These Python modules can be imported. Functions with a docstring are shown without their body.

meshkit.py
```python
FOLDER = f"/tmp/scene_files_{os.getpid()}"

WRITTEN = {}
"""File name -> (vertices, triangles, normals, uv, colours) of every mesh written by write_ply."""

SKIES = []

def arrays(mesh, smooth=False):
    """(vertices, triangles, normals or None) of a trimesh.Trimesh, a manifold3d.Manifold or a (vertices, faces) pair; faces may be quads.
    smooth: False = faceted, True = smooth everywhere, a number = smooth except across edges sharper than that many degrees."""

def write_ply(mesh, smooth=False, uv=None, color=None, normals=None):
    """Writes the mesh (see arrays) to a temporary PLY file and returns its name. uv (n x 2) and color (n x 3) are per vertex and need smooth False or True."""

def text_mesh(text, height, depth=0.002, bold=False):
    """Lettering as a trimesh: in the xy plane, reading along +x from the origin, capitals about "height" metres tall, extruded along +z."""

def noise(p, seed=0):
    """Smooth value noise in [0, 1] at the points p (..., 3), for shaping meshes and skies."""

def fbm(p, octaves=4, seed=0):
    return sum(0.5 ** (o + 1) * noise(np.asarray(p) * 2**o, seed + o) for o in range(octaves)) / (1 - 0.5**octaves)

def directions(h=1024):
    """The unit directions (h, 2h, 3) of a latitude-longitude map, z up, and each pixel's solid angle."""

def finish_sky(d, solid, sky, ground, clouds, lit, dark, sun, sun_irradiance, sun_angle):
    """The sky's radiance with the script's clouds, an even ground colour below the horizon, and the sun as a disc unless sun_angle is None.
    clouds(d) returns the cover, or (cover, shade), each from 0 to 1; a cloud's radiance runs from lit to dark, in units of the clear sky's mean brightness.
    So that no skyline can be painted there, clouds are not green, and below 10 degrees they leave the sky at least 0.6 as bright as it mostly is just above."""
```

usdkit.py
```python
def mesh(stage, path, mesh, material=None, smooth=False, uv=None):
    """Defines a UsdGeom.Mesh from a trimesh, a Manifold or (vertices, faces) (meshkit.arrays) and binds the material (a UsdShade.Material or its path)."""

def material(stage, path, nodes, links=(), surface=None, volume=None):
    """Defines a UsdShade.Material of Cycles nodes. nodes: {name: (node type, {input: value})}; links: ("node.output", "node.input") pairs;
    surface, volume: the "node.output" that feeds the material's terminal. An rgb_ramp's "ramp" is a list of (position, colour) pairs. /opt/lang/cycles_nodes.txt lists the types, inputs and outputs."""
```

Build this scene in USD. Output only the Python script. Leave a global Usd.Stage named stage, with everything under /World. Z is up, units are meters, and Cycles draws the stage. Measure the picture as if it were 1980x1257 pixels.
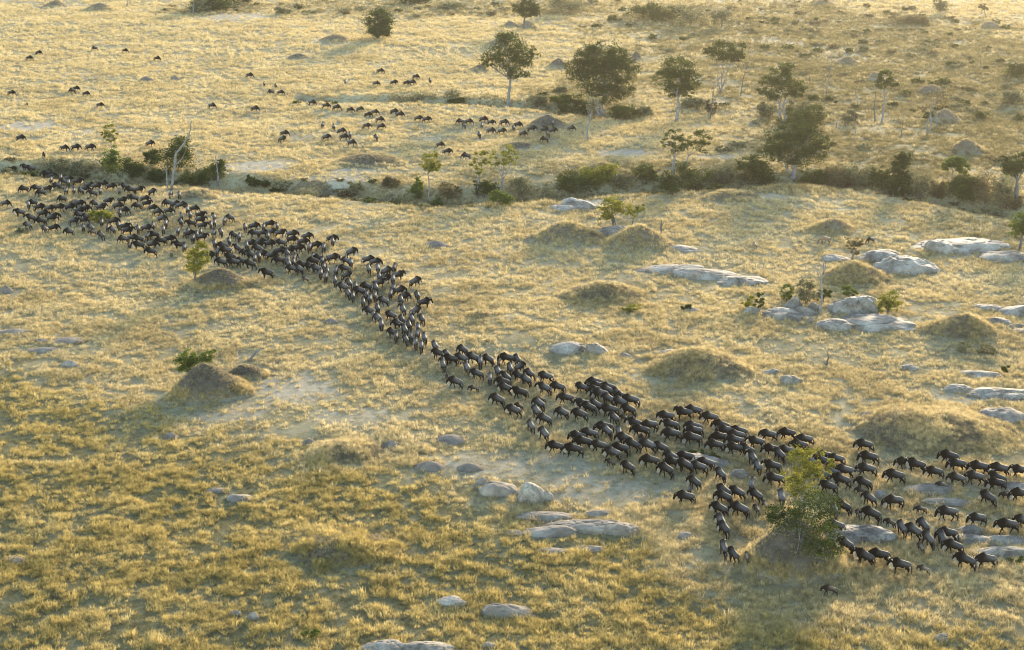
import math, random
import numpy as np, trimesh, manifold3d as m3
import usdkit, meshkit
from pxr import Usd, UsdGeom, UsdLux, UsdShade, Gf, Sdf, Vt

R = random.Random(7)
NR = np.random.default_rng(7)
stage = Usd.Stage.CreateInMemory()
UsdGeom.SetStageUpAxis(stage, 'Z')
UsdGeom.SetStageMetersPerUnit(stage, 1.0)
stage.SetDefaultPrim(UsdGeom.Xform.Define(stage, '/World').GetPrim())
UsdGeom.Scope.Define(stage, '/World/Looks')

# ------------------------------------------------------------------ camera, sky, sun, exposure
CAM_Z, HFOV, HORIZON = 60.0, 35.0, -380.0          # height; field of view; horizon row in a 1980 x 1257 picture
PW, PH = 1980.0, 1257.0
FPX = (PW / 2) / math.tan(math.radians(HFOV / 2))
PITCH = math.atan((PH / 2 - HORIZON) / FPX)
SUN_AZ, SUN_EL = math.radians(20.0), math.radians(11.0)
EXPOSURE = 2.02

cam = UsdGeom.Camera.Define(stage, '/World/camera')
cam.CreateHorizontalApertureAttr(36.0)
cam.CreateVerticalApertureAttr(36.0 * 650 / 1024)
cam.CreateFocalLengthAttr(18.0 / math.tan(math.radians(HFOV / 2)))
cam.CreateClippingRangeAttr(Gf.Vec2f(1.0, 20000.0))
cam.CreateExposureAttr(EXPOSURE)
cam.AddTranslateOp().Set(Gf.Vec3d(0, 0, CAM_Z))
cam.AddRotateXYZOp().Set(Gf.Vec3f(90 - math.degrees(PITCH), 0, 0))

sky_mat = usdkit.material(stage, '/World/Looks/sky', {
    's': ('sky_texture', {'sky_type': 'single_scattering', 'sun_disc': False, 'sun_elevation': SUN_EL, 'sun_rotation': SUN_AZ,
                          'altitude': 1500.0, 'aerosol_density': 1.0}),
    'b': ('background_shader', {'strength': 0.15})}, [('s.color', 'b.color')], surface='b.background')
dome = UsdLux.DomeLight.Define(stage, '/World/sky')
UsdShade.MaterialBindingAPI.Apply(dome.GetPrim()).Bind(sky_mat)
dome.GetPrim().SetCustomDataByKey('kind', 'structure')

sun = UsdLux.DistantLight.Define(stage, '/World/sun')
sun.CreateNormalizeAttr(True) if hasattr(sun, 'CreateNormalizeAttr') else UsdLux.LightAPI(sun).CreateNormalizeAttr(True)
sun.CreateIntensityAttr(0.66)
sun.CreateAngleAttr(8.0)
sun.CreateColorAttr(Gf.Vec3f(1.0, 0.81, 0.55))
sun.AddRotateXYZOp().Set(Gf.Vec3f(-(90 - math.degrees(SUN_EL)), 0, -math.degrees(SUN_AZ)))

HAZE_DENSITY = 0.00004
haze_mat = usdkit.material(stage, '/World/Looks/haze', {'v': ('principled_volume', {'color': (1.0, 0.93, 0.80), 'density': HAZE_DENSITY, 'anisotropy': 0.74})}, [], volume='v.volume')
_b = trimesh.creation.box([11600, 11600, 140]); _b.apply_translation([0, 0, 140 / 2 - 35])
haze = usdkit.mesh(stage, '/World/haze', _b, haze_mat)
haze.GetPrim().SetCustomDataByKey('kind', 'stuff')

# ------------------------------------------------------------------ helpers
COUNT = {}
def numbered(name, parent='/World'):
    k = (parent, name)
    n = COUNT.get(k, -1) + 1
    COUNT[k] = n
    return f'{parent}/{name}' if n == 0 else f'{parent}/{name}_{n:03d}'

def tag(prim, label=None, cat=None, group=None, kind=None):
    for k, v in (('label', label), ('category', cat), ('group', group), ('kind', kind)):
        if v:
            prim.SetCustomDataByKey(k, v)
    return prim

LABELS = {}
def thing(name, label, cat, loc=(0, 0, 0), rz=0.0, sc=1.0, group=None):
    x = UsdGeom.Xform.Define(stage, numbered(name))
    x.AddTranslateOp().Set(Gf.Vec3d(*[float(a) for a in loc]))
    x.AddRotateZOp().Set(float(rz))
    s = (sc, sc, sc) if np.ndim(sc) == 0 else sc
    x.AddScaleOp().Set(Gf.Vec3f(*[float(a) for a in s]))
    LABELS.setdefault(label, []).append(name)
    return tag(x.GetPrim(), label, cat, group)

def part(parent, name, mesh, mat, smooth=False, label=None):
    p = parent if isinstance(parent, str) else str(parent.GetPath())
    m = usdkit.mesh(stage, numbered(name, p), mesh, mat, smooth)
    if label:
        m.GetPrim().SetCustomDataByKey('label', label)
    return m.GetPrim()

def tube(pts, rad, sides=6):
    p = np.asarray(pts, float)
    rad = np.broadcast_to(np.asarray(rad, float), (len(p),))
    t = np.gradient(p, axis=0)
    t /= np.linalg.norm(t, axis=1, keepdims=True) + 1e-12
    ref = np.array([0, 0, 1.0]) if abs(t[:, 2]).mean() < 0.8 else np.array([1.0, 0, 0])
    a = np.cross(t, ref); a /= np.linalg.norm(a, axis=1, keepdims=True) + 1e-12
    b = np.cross(t, a)
    ang = np.arange(sides) * 2 * np.pi / sides
    v = (p[:, None] + rad[:, None, None] * (np.cos(ang)[None, :, None] * a[:, None] + np.sin(ang)[None, :, None] * b[:, None])).reshape(-1, 3)
    f = []
    for i in range(len(p) - 1):
        for j in range(sides):
            k = (j + 1) % sides
            q = (i * sides + j, i * sides + k, (i + 1) * sides + k, (i + 1) * sides + j)
            f += [(q[0], q[2], q[1]), (q[0], q[3], q[2])]
    n = len(v)
    v = np.vstack([v, p[0], p[-1]])
    e = (len(p) - 1) * sides
    for j in range(sides):
        k = (j + 1) % sides
        f += [(n, j, k), (n + 1, e + k, e + j)]
    return trimesh.Trimesh(v, np.array(f), process=False)

def cat(ms):
    ms = list(ms)
    off, V, F = 0, [], []
    for m in ms:
        v, f = (m.vertices, m.faces) if hasattr(m, 'vertices') else m
        V.append(np.asarray(v)); F.append(np.asarray(f) + off); off += len(V[-1])
    return trimesh.Trimesh(np.vstack(V), np.vstack(F), process=False)

def jit(p, a):
    return np.asarray(p, float) + NR.normal(0, a, 3)

# ------------------------------------------------------------------ where a pixel of the picture meets the land (authoring aid: gives world positions)
CP, SP = math.cos(PITCH), math.sin(PITCH)
def ray(u, v):
    x, y = (u - PW / 2) / FPX, (PH / 2 - v) / FPX
    return np.array([x, CP + y * SP, y * CP - SP])

def fbm(x, y, scale, oct=3, seed=0):
    p = np.stack([np.asarray(x, float) / scale, np.asarray(y, float) / scale, np.full(np.shape(x), 0.37 + seed)], -1)
    return meshkit.fbm(p, oct, seed)

def flat(u, v, z=0.0):
    d = ray(u, v)
    t = (CAM_Z - z) / -d[2]
    return d[0] * t, d[1] * t

# gullies: polylines in the world, lowered ground between two banks
GULLY = []
for pts, wid, dep in (([(-60, 325), (90, 328), (230, 348), (400, 352), (520, 362), (700, 372), (830, 385), (960, 378), (1080, 370), (1250, 362), (1400, 352), (1560, 350), (1700, 362), (1850, 385), (2050, 425)], 6.5, 1.9),
                      ([(600, 188), (740, 192), (860, 197), (960, 203), (1060, 208), (1160, 222)], 5.0, 1.3)):
    GULLY.append((np.array([flat(*q) for q in pts]), wid, dep))

def seg_dist(x, y, line):
    best = np.full(np.shape(x), 1e9)
    for (x0, y0), (x1, y1) in zip(line[:-1], line[1:]):
        dx, dy = x1 - x0, y1 - y0
        t = np.clip(((x - x0) * dx + (y - y0) * dy) / (dx * dx + dy * dy), 0, 1)
        best = np.minimum(best, np.hypot(x - x0 - t * dx, y - y0 - t * dy))
    return best

def smooth01(t):
    t = np.clip(t, 0, 1)
    return t * t * (3 - 2 * t)

def land(x, y):
    x, y = np.asarray(x, float), np.asarray(y, float)
    z = (fbm(x, y, 55.0, 2, 3) - 0.5) * 1.6 + (fbm(x, y, 14.0, 2, 9) - 0.5) * 0.7 + (fbm(x, y, 4.5, 2, 15) - 0.5) * 0.45
    for line, wid, dep in GULLY:
        d = seg_dist(x, y, line) + (fbm(x, y, 9.0, 2, 5) - 0.5) * 5
        z = z - dep * (1 - smooth01((d - wid * 0.35) / (wid * 0.65)))
    far = smooth01((np.hypot(x, y) - 600) / 800)
    z = z + far * (fbm(x, y, 700.0, 3, 1) - 0.4) * 30
    return z

MOUNDS = []      # x, y, left, right, depth half widths, height, power
def mound_height(x, y):
    x, y = np.asarray(x, float), np.asarray(y, float)
    z = np.zeros(np.broadcast(x, y).shape)
    for (mx, my, al, ar, b, h, p, seed) in MOUNDS:
        near = (np.abs(x - mx) < max(al, ar) * 1.3) & (np.abs(y - my) < b * 1.3)
        if not near.any():
            continue
        dx, dy = x[near] - mx, y[near] - my
        r = np.hypot(dx / np.where(dx < 0, al, ar), dy / b)
        r = r * (1 + 0.22 * (fbm(x[near], y[near], max(0.6, b * 0.55), 2, seed) - 0.5))
        c = np.clip(r, 0, 1)
        z[near] = np.maximum(z[near], h * (0.6 * (0.5 + 0.5 * np.cos(np.pi * c)) ** p + 0.4 * (1 - c) ** 1.2))
    return z

def top(x, y):
    x, y = np.atleast_1d(x), np.atleast_1d(y)
    return land(x, y) + mound_height(x, y)

def ground_at(u, v, mounds=False):
    z = 0.0
    for _ in range(12):
        x, y = flat(u, v, z)
        z = 0.5 * z + 0.5 * float((top if mounds else land)(np.array([x]), np.array([y]))[0])
    x, y = flat(u, v, z)
    return x, y, float((top if mounds else land)(np.array([x]), np.array([y]))[0])

def depth_of(x, y, z):
    return y * CP + (CAM_Z - z) * SP

def px_per_m(u, v):
    x, y, z = ground_at(u, v)
    return FPX / depth_of(x, y, z)

def project(x, y, z):
    d = depth_of(x, y, z)
    yc = y * SP + (z - CAM_Z) * CP
    return PW / 2 + FPX * x / d, PH / 2 - FPX * yc / d

# ------------------------------------------------------------------ materials
def looks(name, nodes, links, surface):
    return usdkit.material(stage, '/World/Looks/' + name, nodes, links, surface=surface)

def leaf_look(name, c1, c2, c3, trans=0.45, scale=0.35, fine=3.0, zdark=None):
    """Blades and leaves: colour varies with place, light passes through."""
    return looks(name, {
        'g': ('geometry', {}),
        'n': ('noise_texture', {'scale': scale, 'detail': 3.0, 'roughness': 0.6}),
        'n2': ('noise_texture', {'scale': fine, 'detail': 2.0}),
        'r': ('rgb_ramp', {'ramp': [(0.3, c1), (0.5, c2), (0.72, c3)]}),
        'm': ('map_range', {'from_min': 0.3, 'from_max': 0.7, 'to_min': 0.55, 'to_max': 1.42}),
        'x': ('vector_math', {'math_type': 'scale'}),
        'd': ('diffuse_bsdf', {}), 't': ('translucent_bsdf', {}), 'mix': ('mix_closure', {'fac': trans})},
        [('g.position', 'n.vector'), ('g.position', 'n2.vector'), ('n.fac', 'r.fac'), ('n2.fac', 'm.value'), ('r.color', 'x.vector1'), ('m.result', 'x.scale'),
         ('x.vector', 'd.color'), ('x.vector', 't.color'), ('d.BSDF', 'mix.closure1'), ('t.BSDF', 'mix.closure2')], 'mix.closure')

M_STRAW = leaf_look('straw_grass', (0.455, 0.35, 0.165), (0.61, 0.475, 0.228), (0.69, 0.555, 0.30), 0.45, 0.09, 2.2)
M_GOLD = leaf_look('golden_grass', (0.375, 0.292, 0.097), (0.52, 0.392, 0.138), (0.61, 0.478, 0.20), 0.45, 0.12, 1.8)
M_SHORT = leaf_look('short_grass', (0.275, 0.225, 0.098), (0.365, 0.293, 0.132), (0.45, 0.36, 0.178), 0.4, 0.1, 1.5)
M_SCRUB = leaf_look('scrub_grass', (0.19, 0.155, 0.065), (0.275, 0.22, 0.095), (0.38, 0.295, 0.135), 0.4, 0.08, 1.2)
M_UNDER = leaf_look('undergrowth', (0.165, 0.15, 0.062), (0.23, 0.20, 0.085), (0.31, 0.255, 0.11), 0.35, 0.12, 1.5)
M_STUB = leaf_look('mound_stubble', (0.23, 0.185, 0.115), (0.34, 0.272, 0.162), (0.47, 0.375, 0.21), 0.35, 0.5, 3.0)
M_BARK = looks('bark', {'g': ('texture_coordinate', {}), 'n': ('noise_texture', {'scale': 2.5, 'detail': 4.0}),
    'r': ('rgb_ramp', {'ramp': [(0.3, (0.11, 0.09, 0.075)), (0.65, (0.24, 0.21, 0.18))]}), 'p': ('principled_bsdf', {'roughness': 0.9, 'specular_ior_level': 0.2})},
    [('g.object', 'n.vector'), ('n.fac', 'r.fac'), ('r.color', 'p.base_color')], 'p.BSDF')
M_DEAD = looks('dead_wood', {'g': ('texture_coordinate', {}), 'n': ('noise_texture', {'scale': 1.8, 'detail': 4.0}),
    'r': ('rgb_ramp', {'ramp': [(0.3, (0.10, 0.09, 0.076)), (0.7, (0.20, 0.183, 0.158))]}), 'p': ('principled_bsdf', {'roughness': 0.85, 'specular_ior_level': 0.25})},
    [('g.object', 'n.vector'), ('n.fac', 'r.fac'), ('r.color', 'p.base_color')], 'p.BSDF')
M_DARKWOOD = looks('dark_wood', {'g': ('texture_coordinate', {}), 'n': ('noise_texture', {'scale': 2.0, 'detail': 4.0}),
    'r': ('rgb_ramp', {'ramp': [(0.3, (0.06, 0.05, 0.045)), (0.7, (0.13, 0.115, 0.10))]}), 'p': ('principled_bsdf', {'roughness': 0.9, 'specular_ior_level': 0.2})},
    [('g.object', 'n.vector'), ('n.fac', 'r.fac'), ('r.color', 'p.base_color')], 'p.BSDF')
LEAF = {
    'olive': leaf_look('olive_leaves', (0.030, 0.042, 0.011), (0.062, 0.078, 0.019), (0.125, 0.135, 0.032), 0.22, 0.8, 2.0),
    'dark': leaf_look('dark_leaves', (0.022, 0.033, 0.009), (0.048, 0.064, 0.017), (0.105, 0.118, 0.030), 0.22, 0.8, 2.0),
    'yellow': leaf_look('yellow_green_leaves', (0.12, 0.13, 0.02), (0.20, 0.19, 0.028), (0.30, 0.26, 0.04), 0.45, 0.6, 2.5),
    'fresh': leaf_look('fresh_green_leaves', (0.07, 0.10, 0.02), (0.12, 0.15, 0.03), (0.18, 0.19, 0.04), 0.4, 0.6, 2.5),
    'grey': leaf_look('grey_green_leaves', (0.125, 0.12, 0.066), (0.205, 0.19, 0.098), (0.30, 0.265, 0.13), 0.35, 0.3, 1.5),
    'brown': leaf_look('brown_leaves', (0.105, 0.082, 0.043), (0.165, 0.13, 0.064), (0.235, 0.19, 0.085), 0.35, 0.4, 1.5),
}
M_ROCK = looks('pale_granite', {'g': ('geometry', {}), 'n': ('noise_texture', {'scale': 0.45, 'detail': 6.0, 'roughness': 0.65}), 'n2': ('noise_texture', {'scale': 5.0, 'detail': 5.0, 'roughness': 0.7}),
    'r': ('rgb_ramp', {'ramp': [(0.38, (0.105, 0.082, 0.058)), (0.46, (0.18, 0.148, 0.106)), (0.55, (0.27, 0.228, 0.168)), (0.66, (0.375, 0.322, 0.245))]}),
    'r2': ('rgb_ramp', {'ramp': [(0.35, (0.62, 0.60, 0.58)), (0.6, (1.0, 1.0, 1.0))]}),
    'mx': ('mix_color', {'blend_type': 'multiply', 'fac': 1.0}), 'b': ('bump', {'strength': 0.6, 'distance': 0.12}),
    'p': ('principled_bsdf', {'roughness': 0.75, 'specular_ior_level': 0.35})},
    [('g.position', 'n.vector'), ('g.position', 'n2.vector'), ('n.fac', 'r.fac'), ('n2.fac', 'r2.fac'), ('r.color', 'mx.a'), ('r2.color', 'mx.b'), ('mx.result', 'p.base_color'),
     ('n2.fac', 'b.height'), ('b.normal', 'p.normal')], 'p.BSDF')
M_ROCKD = looks('brown_granite', {'g': ('geometry', {}), 'n': ('noise_texture', {'scale': 0.6, 'detail': 6.0, 'roughness': 0.65}), 'n2': ('noise_texture', {'scale': 5.0, 'detail': 5.0, 'roughness': 0.7}),
    'r': ('rgb_ramp', {'ramp': [(0.33, (0.095, 0.072, 0.050)), (0.5, (0.165, 0.130, 0.092)), (0.66, (0.27, 0.222, 0.162))]}), 'b': ('bump', {'strength': 0.6, 'distance': 0.12}),
    'p': ('principled_bsdf', {'roughness': 0.8, 'specular_ior_level': 0.3})},
    [('g.position', 'n.vector'), ('g.position', 'n2.vector'), ('n.fac', 'r.fac'), ('r.color', 'p.base_color'), ('n2.fac', 'b.height'), ('b.normal', 'p.normal')], 'p.BSDF')
M_SOIL = looks('termite_soil', {'g': ('geometry', {}), 'a': ('attribute', {'attribute': 'rise'}), 'n': ('noise_texture', {'scale': 0.9, 'detail': 6.0, 'roughness': 0.7}), 'n2': ('noise_texture', {'scale': 7.0, 'detail': 4.0, 'roughness': 0.75}),
    'r': ('rgb_ramp', {'ramp': [(0.32, (0.13, 0.098, 0.065)), (0.5, (0.20, 0.155, 0.105)), (0.68, (0.29, 0.23, 0.155))]}),
    'r2': ('rgb_ramp', {'ramp': [(0.32, (0.23, 0.20, 0.12)), (0.68, (0.38, 0.33, 0.20))]}), 's': ('math', {'math_type': 'multiply_add', 'value2': 0.7, 'value3': -0.35}), 'ad': ('math', {'math_type': 'add', 'use_clamp': True}), 'mx': ('mix_color', {}),
    'b': ('bump', {'strength': 1.0, 'distance': 0.35}), 'p': ('principled_bsdf', {'roughness': 0.95, 'specular_ior_level': 0.1})},
    [('g.position', 'n.vector'), ('g.position', 'n2.vector'), ('n.fac', 'r.fac'), ('n2.fac', 'r2.fac'), ('n.fac', 's.value1'), ('s.value', 'ad.value1'), ('a.fac', 'ad.value2'), ('ad.value', 'mx.fac'), ('r2.color', 'mx.a'), ('r.color', 'mx.b'),
     ('mx.result', 'p.base_color'), ('n2.fac', 'b.height'), ('b.normal', 'p.normal')], 'p.BSDF')
M_EARTH = looks('bare_mound_earth', {'g': ('geometry', {}), 'a': ('attribute', {'attribute': 'rise'}), 'n': ('noise_texture', {'scale': 0.9, 'detail': 6.0, 'roughness': 0.7}), 'n2': ('noise_texture', {'scale': 6.0, 'detail': 5.0, 'roughness': 0.75}),
    'r': ('rgb_ramp', {'ramp': [(0.32, (0.072, 0.056, 0.042)), (0.5, (0.118, 0.093, 0.069)), (0.68, (0.18, 0.142, 0.104))]}), 'r2': ('rgb_ramp', {'ramp': [(0.32, (0.23, 0.19, 0.115)), (0.68, (0.36, 0.30, 0.19))]}), 'mx': ('mix_color', {}),
    'b': ('bump', {'strength': 1.0, 'distance': 0.5}), 'p': ('principled_bsdf', {'roughness': 0.95, 'specular_ior_level': 0.1})},
    [('g.position', 'n.vector'), ('g.position', 'n2.vector'), ('n.fac', 'r.fac'), ('n2.fac', 'r2.fac'), ('a.fac', 'mx.fac'), ('r2.color', 'mx.a'), ('r.color', 'mx.b'), ('mx.result', 'p.base_color'), ('n2.fac', 'b.height'), ('b.normal', 'p.normal')], 'p.BSDF')
M_CLAY = looks('grey_clay', {'g': ('geometry', {}), 'n': ('noise_texture', {'scale': 1.2, 'detail': 5.0}), 'n2': ('noise_texture', {'scale': 6.0, 'detail': 4.0}),
    'r': ('rgb_ramp', {'ramp': [(0.35, (0.105, 0.08, 0.058)), (0.65, (0.185, 0.145, 0.105))]}), 'b': ('bump', {'strength': 0.7, 'distance': 0.15}),
    'p': ('principled_bsdf', {'roughness': 0.9, 'specular_ior_level': 0.2})},
    [('g.position', 'n.vector'), ('g.position', 'n2.vector'), ('n.fac', 'r.fac'), ('r.color', 'p.base_color'), ('n2.fac', 'b.height'), ('b.normal', 'p.normal')], 'p.BSDF')
M_GROUND = looks('savanna_ground', {
    'z': ('attribute', {'attribute': 'zone'}), 's': ('separate_xyz', {}), 'g': ('geometry', {}),
    'n': ('noise_texture', {'scale': 0.07, 'detail': 5.0, 'roughness': 0.6}), 'n2': ('noise_texture', {'scale': 1.3, 'detail': 6.0, 'roughness': 0.7}),
    'r': ('rgb_ramp', {'ramp': [(0.32, (0.25, 0.205, 0.11)), (0.5, (0.335, 0.275, 0.15)), (0.68, (0.42, 0.345, 0.195))]}),
    'rb': ('rgb_ramp', {'ramp': [(0.3, (0.31, 0.255, 0.165)), (0.7, (0.43, 0.36, 0.245))]}),
    'rg': ('rgb_ramp', {'ramp': [(0.3, (0.21, 0.178, 0.09)), (0.7, (0.31, 0.258, 0.138))]}),
    'ro': ('rgb_ramp', {'ramp': [(0.3, (0.17, 0.148, 0.075)), (0.7, (0.27, 0.23, 0.115))]}),
    'm1': ('mix_color', {}), 'm2': ('mix_color', {}), 'm3': ('mix_color', {}),
    'b': ('bump', {'strength': 0.8, 'distance': 0.2}), 'p': ('principled_bsdf', {'roughness': 0.95, 'specular_ior_level': 0.1})},
    [('z.vector', 's.vector'), ('g.position', 'n.vector'), ('g.position', 'n2.vector'), ('n.fac', 'r.fac'), ('n2.fac', 'rb.fac'), ('n2.fac', 'rg.fac'), ('n2.fac', 'ro.fac'),
     ('r.color', 'm1.a'), ('ro.color', 'm1.b'), ('s.z', 'm1.fac'), ('m1.result', 'm2.a'), ('rg.color', 'm2.b'), ('s.y', 'm2.fac'), ('m2.result', 'm3.a'), ('rb.color', 'm3.b'), ('s.x', 'm3.fac'),
     ('m3.result', 'p.base_color'), ('n2.fac', 'b.height'), ('b.normal', 'p.normal')], 'p.BSDF')
# ------------------------------------------------------------------ termite mounds
# left, right, top column, top row, front row, power of the bell, label
MOUND_LIST = [
    (352, 488, 428, 523, 568, 0.66, 'big grey-brown termite mound with a green bush on its left shoulder, below the dense herd'),
    (325, 500, 394, 709, 784, 0.72, 'steep dark termite mound with a bushy shrub on top, in the left foreground'),
    (425, 535, 470, 707, 742, 0.9, 'low dry mound just behind the steep shrub-topped mound, beside the pale bare patch'),
    (1010, 1178, 1095, 434, 480, 0.85, 'rounded grassy mound left of the white rock and the two small trees'),
    (1165, 1312, 1235, 441, 490, 0.8, 'rounded grassy mound with a dark stump on its right shoulder'),
    (1070, 1258, 1166, 551, 594, 0.8, 'pointed lone termite mound in the middle of the plain above the split boulder'),
    (1238, 1470, 1342, 681, 746, 0.75, 'broad grassy mound between the split boulder and the dark wooden stake'),
    (1645, 1990, 1760, 806, 886, 0.6, 'long grassy ridge of earth above the right end of the herd'),
    (1762, 1935, 1868, 613, 664, 0.85, 'grassy mound right of the big pale outcrop with shrubs'),
    (1575, 1735, 1650, 512, 556, 0.8, 'mound with a fan-shaped shrub on top, behind the shrubby outcrop'),
    (1420, 1650, 1535, 1012, 1136, 0.62, 'tall dark earth mound in the right foreground carrying a leafy tree'),
    (1555, 1655, 1615, 426, 454, 0.85, 'small mound behind the brown antelope with lowered head'),
    (1350, 1475, 1417, 370, 394, 0.8, 'low grassy mound on the near bank of the gully below the large dark tree'),
    (1640, 1785, 1705, 351, 378, 0.7, 'low dry mound on the gully bank left of the umbrella tree'),
    (635, 792, 706, 298, 330, 0.6, 'dark flat-topped mound on the far side of the gully beside a fallen branch'),
    (1105, 1225, 1165, 314, 348, 0.7, 'bushy dry mound between the gully bushes and the bare grey patch'),
    (1010, 1105, 1056, 221, 252, 0.7, 'pointed brown mound with a knot of wildebeest at its foot'),
    (335, 430, 385, 365, 388, 0.7, 'low mound right of the leaning dead tree at the top of the herd'),
    (548, 652, 598, 366, 388, 0.7, 'low mound on the near bank below the sandy track'),
    (610, 690, 650, 66, 85, 0.8, 'grey mound in the far grass left of the round dark tree'),
    (550, 600, 575, 103, 115, 0.8, 'small grey mound alone in the far left grass'),
    (905, 950, 930, 123, 138, 0.8, 'small brown mound left of the tall slender tree'),
    (1055, 1102, 1080, 112, 132, 0.7, 'brown mound between the tall slender tree and the wide dense tree'),
    (1214, 1246, 1229, 98, 118, 1.0, 'sharp pointed reddish mound above the wide dense tree'),
    (1000, 1045, 1020, 39, 56, 0.9, 'mound behind the thin trunk of the small round-topped tree'),
    (80, 135, 108, 0, 15, 0.8, 'leftmost far mound at the top edge of the picture'),
    (160, 222, 195, 5, 21, 0.8, 'far flat mound at the top edge left of the dark bushes'),
    (970, 1012, 985, 40, 54, 0.9, 'small dark mound left of the small round-topped tree'),
    (930, 1000, 965, 74, 94, 0.8, 'mound half hidden behind the crown of the tall slender tree'),
    (1760, 1838, 1802, 164, 184, 0.8, 'brown mound above the bare twiggy tree on the right'),
    (1790, 1862, 1826, 209, 240, 0.8, 'rounded mound beside the bare twiggy tree on the right'),
    (1830, 1915, 1868, 268, 300, 0.8, 'grassy mound above the umbrella tree'),
    (1885, 1942, 1914, 41, 57, 0.8, 'orange-brown mound near the top right corner'),
    (1560, 1622, 1590, 0, 13, 0.8, 'mound at the very top edge right of the far bushes'),
    (1612, 1665, 1640, 109, 126, 0.7, 'rugged brown mound behind the bent pale dead tree'),
    (1675, 1716, 1690, 138, 156, 0.9, 'small mound behind the crown of the twin-trunked tree'),
    (965, 1035, 1005, 275, 290, 0.7, 'low dark mound behind the crown of the sparse golden tree'),
    (560, 800, 655, 1048, 1108, 0.8, 'low grass-covered hummock in the lower middle foreground'),
    (588, 745, 655, 862, 898, 0.6, 'long low grassy hummock left of the three clay bumps'),
    (125, 168, 146, 383, 402, 0.6, 'small rounded mound in the midst of the dense herd'),
    (905, 950, 928, 602, 617, 0.8, 'low grey hummock right of the walking column'),
]
M_CLAY_LIST = [  # bare smooth clay bumps: left, right, top column, top row, front row, label
    (836, 908, 868, 841, 862, 'smooth grey clay bump, topmost of three, below the column'),
    (576, 616, 598, 847, 864, 'small clay bump at the left end of the greenish bare ground'),
    (735, 778, 757, 850, 868, 'small dark clay bump between two larger ones'),
    (796, 866, 830, 890, 914, 'brown clay bump, middle one of the row above the two boulders'),
    (880, 938, 906, 894, 915, 'flat clay bump just left of the open grey-green ground'),
    (-10, 30, 12, 551, 569, 'dark rounded bump at the left edge below the herd'),
    (812, 875, 845, 464, 482, 'flat grey bump in the straw grass right of the herd'),
    (312, 350, 330, 834, 852, 'dark little clay bump in the left foreground grass'),
    (622, 658, 640, 614, 628, 'reddish little bump left of the narrow column'),
    (268, 298, 283, 145, 157, 'small greenish bump in the far left grass'),
    (328, 350, 338, 142, 156, 'small reddish bump beside a greenish one in the far left grass'),
]
def mound_frame(xl, xr, ax, ay, front):
    s0 = px_per_m((xl + xr) / 2, front)
    el = math.atan((front - HORIZON) / FPX)
    b = 0.40 * (xr - xl) / s0
    cy = front - b * s0 * math.sin(el)
    x, y, z = ground_at(ax, cy)
    s = FPX / depth_of(x, y, z)
    return x, y, z, (ax - xl) / s, (xr - ax) / s, b, max(0.25, (1.14 if front > 430 else 0.95) * (cy - ay) / s / math.cos(el))

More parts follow.
